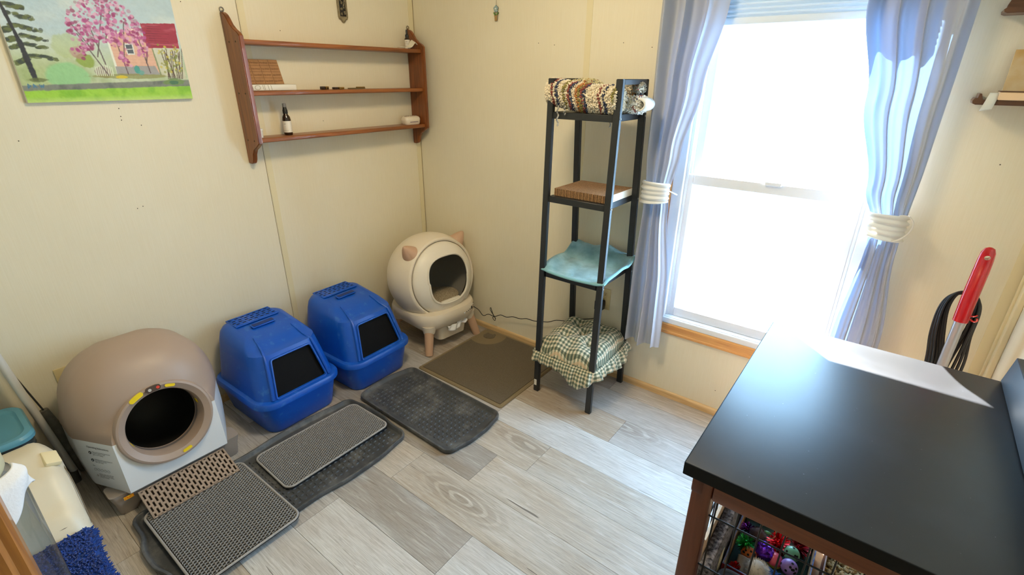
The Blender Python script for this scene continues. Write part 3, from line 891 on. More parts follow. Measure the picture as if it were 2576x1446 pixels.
# ---- small cream automatic litter box with cat ears
def small_litter_robot():
    t = thing('automatic_litter_box', 'round cream automatic litter box with cat ears on four legs in the corner', 'litter box', (0.318, -0.270, 0), rotz=math.radians(-6), local=True)
    CR = M('cream_plastic', S(226, 214, 194), 0.4)
    CR2 = M('cream_plastic_light', S(230, 222, 206), 0.38)
    PK = M('blush_plastic', S(196, 160, 132), 0.5)
    TL = Matrix.Rotation(math.radians(90-8), 4, 'Y')        # local z -> mostly +x, slightly up
    G = Matrix.Translation((0, 0, 0.395)) @ TL
    R = 0.257
    # back shell (globe) as a turned profile about the facing axis
    prof = [(0, -R)]
    for i in range(1, 25):
        h = -R+(R+0.105)*i/24
        prof.append((math.sqrt(max(0, R*R-h*h)), h))
    prof += [(0.2310, 0.112), (0.224, 0.116), (0.216, 0.112), (0.213, 0.100)]
    bm = bmesh.new(); lathe(bm, prof, 72, G); shell = ob('globe_shell', bm, CR, t, angle=35)
    # seam line on the shell
    bm = bmesh.new(); 
    pts = [G @ Vector((-0.2485*math.sin(a)*0.42, 0, 0)) for a in (0,)]
    # front drum cover with a rounded opening (surface between two loops)
    Rf = 0.213
    def opening(a):
        # rounded square, flatter at the bottom
        ex = 2.7
        k = (abs(math.cos(a))**ex+abs(math.sin(a))**ex)**(-1/ex)
        return 0.143*k*(0.97 if math.cos(a) < 0 else 1.0)
    bm = bmesh.new()
    def fcover(u, v):
        a = 2*math.pi*u
        r0, r1 = Rf, opening(a)
        r = r0+(r1-r0)*v
        h = 0.088+0.102*math.sin(math.acos(min(1, max(-1, (r-0.0)/Rf*0.985))))**0.9
        return G @ Vector((-r*math.cos(a), r*math.sin(a), h))
    surf(bm, fcover, 72, 14, cu=True)
    cov = ob('front_cover', bm, CR2, t, angle=60); solid(cov, 0.010, -1)
    bm = bmesh.new()
    pts = []
    for i in range(72):
        a = 2*math.pi*i/72; r = opening(a)-0.002
        h = 0.086+0.102*math.sin(math.acos(min(1, r/Rf*0.985)))**0.9
        pts.append(G @ Vector((-r*math.cos(a), r*math.sin(a), h)))
    tube(bm, pts, 0.0065, 8, closed=True); ob('opening_rim', bm, CR2, t)
    # inner drum and litter
    bm = bmesh.new(); lathe(bm, [(0, -0.225), (0.10, -0.205), (0.17, -0.14), (0.198, -0.04), (0.200, 0.085)], 56, G); ob('inner_drum', bm, M('drum_grey', S(126, 122, 114), 0.55), t)
    bm = bmesh.new()
    def lit(u, v):
        a = 2*math.pi*u; r = 0.150*v
        x, y = r*math.cos(a)*0.95-0.005, r*math.sin(a)
        return Vector((x+0.02, y, 0.268+0.012*math.sin(13*x+9*y)+0.006*math.sin(31*y)))
    surf(bm, lit, 40, 14, cu=True)
    ob('cat_litter', bm, M('litter_sand', S(176, 160, 132), 0.95, var=0.35, vscale=160, bump=1.0, bscale=260), t, kind='stuff')
    bm = bmesh.new(); box(bm, (0.172, 0.0, 0.282), (0.022, 0.135, 0.030), Matrix.Rotation(math.radians(14), 3, 'Y'), 0.004); ob('litter_guard', bm, CR2, t)
    # ears
    for sy in (-1, 1):
        d = Vector((0.16, sy*0.66, 0.74)).normalized()
        c = Vector((0, 0, 0.395))+d*(R-0.010)
        u, v = ring_frame(d)
        EM = basis(c, u, v, d)
        bm = bmesh.new(); lathe(bm, [(0.050, -0.014), (0.048, 0.004), (0.036, 0.030), (0.022, 0.054), (0.011, 0.069), (0.005, 0.074), (0, 0.075)], 28, EM, 1.0, 1.0); ob('ear', bm, PK, t)
    # base bowl
    bm = bmesh.new()
    secs = []
    for z, hx, hy, r in ((0.126, 0.150, 0.150, 0.07), (0.134, 0.176, 0.176, 0.09), (0.160, 0.200, 0.202, 0.12), (0.195, 0.212, 0.216, 0.14), (0.222, 0.213, 0.220, 0.15), (0.238, 0.206, 0.216, 0.15), (0.242, 0.18, 0.18, 0.13)):
        secs.append([Vector((px, py, z)) for px, py in rrect(-hx, hx, -hy, hy, r, 8)])
    loft(bm, secs); base = ob('base', bm, CR, t, angle=50)
    # control panel on the front right of the base
    for k, (yy, zz, r, c) in enumerate(((0.135, 0.205, 0.0105, S(26, 24, 24)), (0.116, 0.202, 0.0035, S(40, 38, 36)), (0.100, 0.200, 0.003, S(70, 66, 60)), (0.085, 0.198, 0.003, S(90, 84, 76)), (0.068, 0.196, 0.0045, S(240, 250, 255)), (0.155, 0.210, 0.003, S(150, 130, 110)), (0.160, 0.226, 0.003, S(150, 130, 110)), (0.150, 0.195, 0.003, S(150, 130, 110)))):
        bm = bmesh.new(); xs = 0.2125
        fall = max(0, yy-0.072)**2*3.4
        d = Vector((1, 0.35 if yy > 0.12 else 0.1, -0.1)).normalized(); c0 = Vector((xs-fall-0.002, yy, zz))
        cyl(bm, c0, c0+d*0.0035, r, r*0.9, 14); ob('indicator_button', bm, M('indic_%d' % k, c, 0.3), base)
    # waste drawer and bag
    bm = bmesh.new()
    secs = [[Vector((0.03+px, 0.01+py, z)) for px, py in rrect(-hx, hx, -hy, hy, 0.03, 5)] for z, hx, hy in ((0.046, 0.125, 0.088), (0.054, 0.138, 0.100), (0.140, 0.150, 0.108))]
    loft(bm, secs); ob('waste_drawer', bm, CR, t, angle=40)
    bm = bmesh.new()
    def bag(u, v):
        y = -0.045+0.15*u
        return Vector((0.186+0.010*math.sin(6*u)+0.012*v+0.006*math.sin(19*u+4*v), y, 0.140-0.034*v*(0.55+0.5*math.sin(math.pi*u*0.9+0.6)**2)-0.004*math.sin(23*u)*v))
    surf(bm, bag, 26, 6)
    solid(ob('bag_edge', bm, M('bag_white', S(226, 226, 228), 0.5), t), 0.001)
    # legs
    for sx in (-1, 1):
        for sy in (-1, 1):
            bm = bmesh.new()
            a = Vector((sx*0.150, sy*0.150, 0.150)); b = Vector((sx*0.184, sy*0.186, 0.0))
            n = 20
            cyl(bm, b, a, 0.0215, 0.029, n); ob('leg', bm, PK, t, angle=40)
            bm = bmesh.new(); cyl(bm, (sx*0.149, sy*0.149, 0.120), (sx*0.145, sy*0.145, 0.165), 0.033, 0.045, 20); ob('leg_socket', bm, CR, t, angle=40)
small_litter_robot()

# ---- blue hooded litter boxes
BLUE = None
def M_blue():
    m, nt, bs = nodes_of('blue_plastic'); L = nt.links
    geo = add(nt, 'ShaderNodeNewGeometry')
    nz = add(nt, 'ShaderNodeTexNoise'); nz.inputs['Scale'].default_value = 22; nz.inputs['Detail'].default_value = 8; nz.inputs['Roughness'].default_value = 0.7
    L.new(geo.outputs['Position'], nz.inputs['Vector'])
    rp = add(nt, 'ShaderNodeValToRGB'); rp.color_ramp.elements[0].position = 0.56; rp.color_ramp.elements[0].color = S(8, 82, 186)
    rp.color_ramp.elements[1].position = 0.85; rp.color_ramp.elements[1].color = S(70, 130, 206)
    L.new(nz.outputs['Fac'], rp.inputs['Fac']); L.new(rp.outputs['Color'], bs.inputs['Base Color'])
    rr = add(nt, 'ShaderNodeMapRange'); rr.inputs['To Min'].default_value = 0.28; rr.inputs['To Max'].default_value = 0.48
    L.new(nz.outputs['Fac'], rr.inputs['Value']); L.new(rr.outputs[0], bs.inputs['Roughness'])
    return m
BLUE = M_blue()
def hooded_box():
    t = thing('hooded_litter_box', 'x', 'litter box', (0, 0, 0), group='blue hooded litter boxes', local=True)
    # pan: local x forward (0 = back), y centred
    def sec(x0, x1, hw, r, z, n=6): return [Vector((px, py, z)) for px, py in rrect(x0, x1, -hw, hw, r, n)]
    bm = bmesh.new()
    loft(bm, [sec(0.045, 0.425, 0.158, 0.05, 0.0), sec(0.036, 0.434, 0.167, 0.06, 0.010), sec(0.012, 0.452, 0.192, 0.07, 0.150), sec(0.012, 0.452, 0.192, 0.07, 0.158)], True)
    ob('pan', bm, BLUE, t, angle=40)
    bm = bmesh.new()
    loft(bm, [sec(0.010, 0.456, 0.196, 0.075, 0.146), sec(0.000, 0.468, 0.207, 0.085, 0.150), sec(0.000, 0.468, 0.207, 0.085, 0.168), sec(0.006, 0.462, 0.201, 0.080, 0.176), sec(0.022, 0.442, 0.182, 0.07, 0.180)], True)
    ob('rim', bm, BLUE, t, angle=40)
    # hood: lofted rings, front slopes back
    H = []
    tab = [(0.176, 0.018, 0.446, 0.186, 0.075), (0.20, 0.018, 0.442, 0.183, 0.078), (0.26, 0.020, 0.424, 0.175, 0.080), (0.32, 0.022, 0.404, 0.166, 0.080), (0.37, 0.026, 0.386, 0.158, 0.078), (0.402, 0.032, 0.366, 0.150, 0.074), (0.420, 0.044, 0.342, 0.140, 0.068), (0.430, 0.060, 0.316, 0.126, 0.058), (0.433, 0.080, 0.290, 0.108, 0.048)]
    for z, x0, x1, hw, r in tab:
        s = sec(x0, x1, hw, r, z, 8)
        # the roof slopes down towards the front
        k = smoothstep(0.36, 0.433, z)
        for p in s:
            p.z -= k*0.055*smoothstep(0.16, 0.40, p.x)
        H.append(s)
    bm = bmesh.new(); loft(bm, H, True)
    hood = ob('hood', bm, BLUE, t, angle=50)
    # hollow inside
    bm = bmesh.new()
    loft(bm, [sec(0.026, 0.436, 0.177, 0.07, 0.160, 6), sec(0.030, 0.398, 0.160, 0.07, 0.31, 6), sec(0.045, 0.345, 0.135, 0.06, 0.372, 6)], True)
    bmesh.ops.recalc_face_normals(bm, faces=bm.faces)
    cut(hood, ob('cutter', bm, None))
    # doorway: trapezoid with round corners
    def door_poly(z0, z1, w0, w1, r):
        pts = [(-w0, z0), (w0, z0), (w1, z1), (-w1, z1)]
        out = []
        for i in range(4):
            p, a, b = Vector(pts[i]), Vector(pts[i-1]), Vector(pts[(i+1) % 4])
            d1, d2 = (a-p).normalized(), (b-p).normalized()
            for k in range(6):
                s = k/5
                q = (p+d1*r)*(1-s)**2+p*2*s*(1-s)+(p+d2*r)*s**2
                out.append((q.x, q.y))
        return out
    bm = bmesh.new()
    prism(bm, door_poly(0.181, 0.347, 0.124, 0.095, 0.014), lambda a, b, s: Vector((s, a, b)), 0.30, 0.60)
    bmesh.ops.recalc_face_normals(bm, faces=bm.faces)
    cut(hood, ob('cutter', bm, None))
    # raised door surround following the sloped front
    def front_x(z): return lerp_tab([(0.176, 0.446), (0.20, 0.442), (0.26, 0.424), (0.32, 0.404), (0.37, 0.386), (0.402, 0.366)], z)
    bm = bmesh.new()
    P = door_poly(0.181, 0.347, 0.124, 0.095, 0.014)
    tube(bm, [(front_x(z)+0.001, y, z) for y, z in P], 0.005, 6, closed=True)
    ob('door_rim', bm, BLUE, t)
    bm = bmesh.new()
    prism(bm, door_poly(0.178, 0.350, 0.126, 0.099, 0.014), lambda a, b, s: Vector((front_x(b)-s, a, b)), 0.012, 0.016); ob('door_shade_panel', bm, M('door_shade_black', S(5, 5, 7), 0.75, spec=0.2), t, smooth=False)  # added panel: darkness of the hollow inside put into its near-black colour
    # side flanks of the front panel: two soft ridges
    for s in (-1, 1):
        bm = bmesh.new()
        tube(bm, [(front_x(z)-0.003, s*(0.139-(z-0.18)*0.155), z) for z in (0.182, 0.23, 0.28, 0.33, 0.36)]+[(0.335, s*0.098, 0.383), (0.27, s*0.090, 0.411)], [0.008, 0.008, 0.008, 0.008, 0.007, 0.005, 0.002], 8)
        ob('front_ridge', bm, BLUE, t)
    # roof vent: slatted panel near the back
    vent = None
    def roof_z(x): return 0.433-0.055*smoothstep(0.16, 0.40, x)
    bm = bmesh.new(); box(bm, (0.104, 0, 0.4308), (0.100, 0.206, 0.007), None, 0.003); vent = ob('roof_vent', bm, BLUE, t)
    for i in range(5):
        x = 0.064+0.020*i
        bm = bmesh.new(); box(bm, (x, 0, 0.4350), (0.006, 0.196, 0.005), None, 0.002, 1); ob('vent_slat', bm, BLUE, vent)
    DARK = M('vent_hole_dark', S(6, 12, 30), 0.9)
    bm0 = bmesh.new(); box(bm0, (0, 0, 0), (0.007, 0.014, 0.0016)); hole = fin(bm0, False, 30); hole.materials.append(DARK)
    for i in range(4):
        for k in range(7):
            o = ob('vent_hole', hole, None, vent, smooth=False); o.location = (0.074+0.020*i, -0.090+0.028*k+(0.008 if i % 2 else 0), 0.4345)
    # handle: recess is a plate on top, its shade put into the darker blue
    bm = bmesh.new(); box(bm, (0.192, 0.0, 0.4275), (0.034, 0.108, 0.008), Matrix.Rotation(math.radians(7), 3, 'Y'), 0.004); hb = ob('handle_frame', bm, BLUE, t)
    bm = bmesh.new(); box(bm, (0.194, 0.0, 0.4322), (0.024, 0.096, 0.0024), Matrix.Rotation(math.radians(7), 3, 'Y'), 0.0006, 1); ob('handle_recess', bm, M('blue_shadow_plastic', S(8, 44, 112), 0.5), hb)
    bm = bmesh.new(); box(bm, (0.183, 0.002, 0.4342), (0.006, 0.088, 0.0022), Matrix.Rotation(math.radians(7), 3, 'Y'), 0.0015, 1); ob('handle_grip', bm, BLUE, hb)
    # floor slab inside, near-black: interior shade put into its colour
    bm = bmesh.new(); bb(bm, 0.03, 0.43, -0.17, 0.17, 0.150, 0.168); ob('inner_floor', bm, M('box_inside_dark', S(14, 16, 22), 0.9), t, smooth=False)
    return t
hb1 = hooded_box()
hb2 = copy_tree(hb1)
hb1.location = (0.012, -1.232, 0); hb1.rotation_euler = (0, 0, math.radians(1.5))
hb1['label'] = 'blue hooded litter box next to the large taupe automatic litter box'
hb2.location = (0.032, -0.800, 0); hb2.rotation_euler = (0, 0, math.radians(1.5))
hb2['label'] = 'blue hooded litter box next to the round cream automatic litter box'

# ================================================================== MATS AND TRAYS ON THE FLOOR
def M_rubber():
    m, nt, bs = nodes_of('black_rubber_tray'); L = nt.links
    geo = add(nt, 'ShaderNodeNewGeometry')
    nz = add(nt, 'ShaderNodeTexNoise'); nz.inputs['Scale'].default_value = 9; nz.inputs['Detail'].default_value = 8; nz.inputs['Roughness'].default_value = 0.7
    L.new(geo.outputs['Position'], nz.inputs['Vector'])
    rp = add(nt, 'ShaderNodeValToRGB'); rp.color_ramp.elements[0].position = 0.48; rp.color_ramp.elements[0].color = S(62, 64, 67)
    rp.color_ramp.elements[1].position = 0.85; rp.color_ramp.elements[1].color = S(126, 125, 122)
    L.new(nz.outputs['Fac'], rp.inputs['Fac']); L.new(rp.outputs['Color'], bs.inputs['Base Color'])
    bs.inputs['Roughness'].default_value = 0.5
    return m
RUBBER = M_rubber()
def boot_tray(name, label, x0, x1, y0, y1, bulges, rot=0.0):
    """rubber tray: wavy outline, raised lip and a lozenge tread"""
    t = thing(name, label, 'tray', ((x0+x1)/2, (y0+y1)/2, 0), rotz=rot, local=True)
    hx, hy = (x1-x0)/2, (y1-y0)/2
    base = rrect(-hx, hx, -hy, hy, 0.045, 7)
    # refine the outline and add the handle bulges
    pts = []
    n = len(base)
    for i in range(n):
        a, b = Vector(base[i]), Vector(base[(i+1) % n])
        k = max(1, int((b-a).length/0.012))
        for j in range(k):
            pts.append(a+(b-a)*j/k)
    out = []
    for p in pts:
        q = Vector((p.x, p.y))
        for (side, c, w, d) in bulges:
            if side == 'x+' and p.x > hx-0.002: q.x += d*math.exp(-((p.y-c)/w)**4)
            if side == 'x-' and p.x < -hx+0.002: q.x -= d*math.exp(-((p.y-c)/w)**4)
            if side == 'y+' and p.y > hy-0.002: q.y += d*math.exp(-((p.x-c)/w)**4)
            if side == 'y-' and p.y < -hy+0.002: q.y -= d*math.exp(-((p.x-c)/w)**4)
        out.append(q)
    def inset(d, z):
        r = []
        m = len(out)
        for i in range(m):
            a, b = out[i-1], out[(i+1) % m]
            tn = (b-a).normalized(); nn = Vector((-tn.y, tn.x))
            p = out[i]+nn*d
            r.append(Vector((p.x, p.y, z)))
        return r
    bm = bmesh.new()
    R = loft(bm, [inset(0.010, 0.001), inset(0.004, 0.004), inset(0.0, 0.020), inset(0.002, 0.025), inset(0.007, 0.026), inset(0.011, 0.023), inset(0.016, 0.010), inset(0.022, 0.0065)], False)
    bm.faces.new(R[0][::-1]); bm.faces.new(R[-1])
    ob('tray_body', bm, RUBBER, t, angle=50)
    # lozenge tread as one mesh
    V, F = [], []
    p = 0.026
    nx, ny = int(2*(hx-0.045)/p), int(2*(hy-0.045)/p)
    for i in range(nx+1):
        for j in range(ny+1):
            for (ox, oy, ang) in ((0, 0, 0.0), (p/2, p/2, math.pi/2)):
                cx, cy = -hx+0.045+i*p+ox*1.0, -hy+0.045+j*p+oy
                if cx > hx-0.03 or cy > hy-0.03: continue
                L_, w, h = 0.0085, 0.0030, 0.0034
                ca, sa = math.cos(ang), math.sin(ang)
                b = len(V)
                for (u, v, z) in ((-L_, 0, 0), (-L_*0.35, -w, 0), (L_*0.35, -w, 0), (L_, 0, 0), (L_*0.35, w, 0), (-L_*0.35, w, 0), (-L_*0.55, 0, h), (0, 0, h*1.2), (L_*0.55, 0, h)):
                    V.append((cx+u*ca-v*sa, cy+u*sa+v*ca, 0.0063+z))
                F += [(b, b+1, b+6), (b+1, b+2, b+7, b+6), (b+2, b+3, b+8), (b+2, b+8, b+7), (b+3, b+4, b+8), (b+4, b+5, b+6, b+7), (b+4, b+7, b+8), (b+5, b, b+6)]
    raw('raised_tread', V, F, RUBBER, t, kind='stuff')
    return t
boot_tray('boot_tray', 'empty dusty black rubber tray lying over the brown rug', 0.508, 1.160, -0.992, -0.640, [('x+', 0.0, 0.10, 0.016), ('x-', 0.0, 0.10, 0.016)], math.radians(-1.5))
boot_tray('boot_tray', 'long black rubber tray under the two honeycomb litter mats', 0.490, 0.925, -1.945, -1.018, [('x+', 0.22, 0.15, 0.020), ('x-', 0.18, 0.17, 0.016), ('y-', 0.02, 0.09, 0.022), ('y+', -0.03, 0.11, 0.016)], 0.0)
def honeycomb_mat(name, label, x0, x1, y0, y1, z, cell, rotz, sag=0.0):
    t = thing(name, label, 'litter mat', ((x0+x1)/2, (y0+y1)/2, 0), rotz=rotz, local=True)
    hx, hy = (x1-x0)/2, (y1-y0)/2
    GREY = M('eva_foam_grey', S(160, 156, 153), 0.85, bump=0.4, bscale=500)
    DARK = M('eva_foam_dark', S(34, 31, 29), 0.9)
    dz = lambda x, y: z+sag*(0.5+0.5*math.sin(7*y+3*x))*(0.5+0.5*x/hx)
    # bottom layer
    bm = bmesh.new()
    O = rrect(-hx, hx, -hy, hy, 0.032, 6)
    def lay(d, zo): return [Vector((px*(1-d/hx), py*(1-d/hy), dz(px, py)+zo)) for px, py in O]
    R = loft(bm, [lay(0.003, 0.0), lay(0.0, 0.002), lay(0.0, 0.004), lay(0.003, 0.005)], False)
    bm.faces.new(R[0][::-1]); bm.faces.new(R[-1])
    ob('bottom_layer', bm, DARK, t)
    # bound edge
    bm = bmesh.new(); tube(bm, [Vector((px*(1-0.004/hx), py*(1-0.004/hy), dz(px, py)+0.0065)) for px, py in O], 0.0042, 8, closed=True); ob('edge_binding', bm, GREY, t)
    # top layer: bars around rows of six-sided holes
    V, F = [], []
    a = cell
    rowh = a*0.866
    ny = int(2*hy/rowh)+1; nx = int(2*hx/a)+1
    zt, zb = 0.0105, 0.006
    ro, ri = a*0.577, a*0.455
    for j in range(ny):
        cy = -hy+rowh*0.5+j*rowh
        for i in range(nx):
            cx = -hx+a*0.5+i*a+(a*0.5 if j % 2 else 0)
            mx, my = hx-0.008, hy-0.008
            # keep inside rounded corner
            ex, ey = max(0, abs(cx)-(mx-0.026)), max(0, abs(cy)-(my-0.026))
            if abs(cx) > mx or abs(cy) > my or math.hypot(ex, ey) > 0.026: continue
            zz = dz(cx, cy)
            b = len(V)
            for k in range(6):
                an = math.radians(60*k+30); c, s = math.cos(an), math.sin(an)
                V.append((cx+ro*c, cy+ro*s, zz+zt-0.0012)); V.append((cx+(ro+ri)/2*c, cy+(ro+ri)/2*s, zz+zt)); V.append((cx+ri*c, cy+ri*s, zz+zt-0.001)); V.append((cx+ri*c*0.98, cy+ri*s*0.98, zz+zb-0.001))
            for k in range(6):
                l = (k+1) % 6
                for q in range(3):
                    F.append((b+4*k+q, b+4*l+q, b+4*l+q+1, b+4*k+q+1))
    raw('honeycomb_top', V, F, GREY, t, kind='stuff', smooth=False)
    return t
honeycomb_mat('litter_mat', 'grey honeycomb litter mat under the ramp of the taupe litter box', 0.515, 0.970, -1.912, -1.556, 0.020, 0.0125, math.radians(0.5), 0.004)
honeycomb_mat('litter_mat', 'narrow grey honeycomb litter mat in front of the blue litter box', 0.535, 0.812, -1.520, -1.030, 0.012, 0.0112, math.radians(-1.0), 0.010)
# ---- brown loop rug
def brown_rug():
    t = thing('litter_rug', 'brown looped rug with a cat head in its corner under the rubber tray', 'rug', (0.823, -0.31, 0), local=True)
    LOOP = M('brown_loop_pile', S(106, 95, 78), 0.95, var=0.45, vscale=420, bump=1.0, bscale=700)
    EDGE = M('rug_edge', S(128, 112, 84), 0.9, bump=0.5, bscale=500)
    hx, hy = 0.293, 0.294
    O = rrect(-hx, hx, -hy, hy, 0.012, 3)
    def lay(d, z): return [Vector((px*(1-d/hx), py*(1-d/hy), z)) for px, py in O]
    bm = bmesh.new(); R = loft(bm, [lay(0.0, 0.0005), lay(0.0, 0.004), lay(0.004, 0.006), lay(0.018, 0.0062)], False); bm.faces.new(R[0][::-1]); bm.faces.new(R[-1]); ob('border', bm, EDGE, t, angle=30)
    bm = bmesh.new(); tube(bm, lay(0.010, 0.0068), 0.0016, 5, closed=True); ob('border_groove', bm, M('rug_groove', S(150, 136, 108), 0.9), t)
    # pile field with the rounded corner left free
    cx, cy, r = -hx+0.070, hy-0.070, 0.115
    poly = [(-hx+0.02, -hy+0.02), (hx-0.02, -hy+0.02), (hx-0.02, hy-0.02)]
    a0 = math.atan2(hy-0.02-cy, math.sqrt(max(0, r*r-(hy-0.02-cy)**2)))
    for i in range(13):
        a = a0+(-a0-math.pi/2-0.0)*i/12-(0.0)
        aa = math.radians(26)+(math.radians(-116)-math.radians(26))*i/12
        poly.append((cx+r*math.cos(aa), cy+r*math.sin(aa)))
    bm = bmesh.new(); prism(bm, poly, lambda a, b, s: Vector((a, b, s)), 0.004, 0.0092); ob('loop_pile', bm, LOOP, t, smooth=False, kind='stuff')
    # cat head in the free corner
    hc = [(0.045*math.cos(a), 0.030*math.sin(a)) for a in [math.radians(q) for q in range(0, 360, 15)]]
    bm = bmesh.new()
    shape = []
    for q in range(0, 360, 10):
        a = math.radians(q); x, y = 0.040*math.cos(a), 0.028*math.sin(a)
        if 35 <= q <= 60: x *= 1.12; y *= 1.55
        if 120 <= q <= 145: x *= 1.12; y *= 1.55
        shape.append((cx+0.01+x*0.9-y*0.2, cy-0.005+y+x*0.2))
    prism(bm, shape, lambda a, b, s: Vector((a, b, s)), 0.006, 0.0090); ob('cat_head_patch', bm, LOOP, t, smooth=False)
brown_rug()

# ================================================================== SOCKETS AND CORD
PLATE = M('beige_plate', S(206, 188, 140), 0.45)
DK = M('slot_dark', S(40, 34, 26), 0.6)
def outlet(name, label, P, ex, n):
    """P lower middle of plate, ex along the wall, n out of the wall"""
    P, ex, n = Vector(P), Vector(ex), Vector(n); ez = Vector((0, 0, 1))
    t = thing(name, label, 'outlet', P)
    bmx = bmesh.new(); rot = Matrix((ex, n, ez)).transposed()
    box(bmx, P+ez*0.057+n*0.003, (0.070, 0.006, 0.114), rot, 0.0025); pl = ob('cover_plate', bmx, PLATE, t)
    for dz in (0.036, 0.078):
        bmx = bmesh.new(); box(bmx, P+ez*dz+n*0.0065, (0.034, 0.003, 0.028), rot, 0.006); s = ob('socket', bmx, PLATE, t)
        for dx in (-0.007, 0.007):
            bmx = bmesh.new(); box(bmx, P+ez*(dz+0.004)+ex*dx+n*0.0082, (0.002, 0.0008, 0.009), rot); ob('slot', bmx, DK, s, smooth=False)
    bmx = bmesh.new(); cyl(bmx, P+ez*0.057+n*0.006, P+ez*0.057+n*0.0075, 0.003, n=8); ob('screw', bmx, M('brass', S(176, 146, 80), 0.3, 0.9), pl)
outlet('wall_outlet', 'beige wall outlet behind the black ladder shelf', (1.318, 0.0, 0.376), (1, 0, 0), (0, -1, 0))
outlet('wall_outlet', 'beige wall outlet half hidden by the taupe litter box', (0.0, -1.900, 0.330), (0, -1, 0), (1, 0, 0))
t = thing('power_adapter', 'black power adapter with thin wavy cord plugged in behind the ladder shelf', 'power adapter', (1.305, -0.03, 0.38))
RUBB = M('black_cable', S(20, 20, 22), 0.45)
bm = bmesh.new(); bb(bm, 1.288, 1.330, -0.050, -0.008, 0.380, 0.430, 0.004); ob('adapter', bm, RUBB, t)
cp = [(1.305, -0.035, 0.382), (1.300, -0.035, 0.350), (1.285, -0.034, 0.322), (1.235, -0.034, 0.306), (1.17, -0.032, 0.298), (1.11, -0.032, 0.290), (1.05, -0.030, 0.292), (1.00, -0.028, 0.276), (0.95, -0.03, 0.268), (0.90, -0.03, 0.256), (0.85, -0.03, 0.254), (0.80, -0.03, 0.238), (0.75, -0.032, 0.236), (0.70, -0.035, 0.220), (0.66, -0.04, 0.224), (0.62, -0.05, 0.205), (0.58, -0.06, 0.212), (0.55, -0.075, 0.20), (0.52, -0.085, 0.235), (0.47, -0.09, 0.25)]
zs = [0.0]*len(cp)
def cat_rom(P, k=6):
    P = [Vector(p) for p in P]; out = []
    for i in range(len(P)-1):
        p0, p1, p2, p3 = P[max(0, i-1)], P[i], P[i+1], P[min(len(P)-1, i+2)]
        for j in range(k):
            s = j/k
            out.append(0.5*((2*p1)+(-p0+p2)*s+(2*p0-5*p1+4*p2-p3)*s*s+(-p0+3*p1-3*p2+p3)*s**3))
    out.append(P[-1]); return out
# cord lies lower along the wall: shift the far run down to where it hangs
cp = [(x, y, z-0.075*smoothstep(1.29, 0.95, x)) for x, y, z in cp]
bm = bmesh.new(); tube(bm, cat_rom(cp), 0.0022, 6); ob('cord', bm, RUBB, t)
bm = bmesh.new()
c = Vector((0.615, -0.05, 0.138))
tube(bm, cat_rom([c+Vector(p) for p in ((0.015, 0, -0.02), (-0.005, -0.004, 0.01), (-0.020, -0.004, 0.045), (-0.028, 0, 0.028), (-0.008, 0.002, 0.0), (0.010, 0.002, -0.022), (0.006, 0, -0.036), (-0.008, -0.002, -0.018), (0.012, -0.002, -0.006))]), 0.0020, 6); ob('twist_tie', bm, RUBB, t)

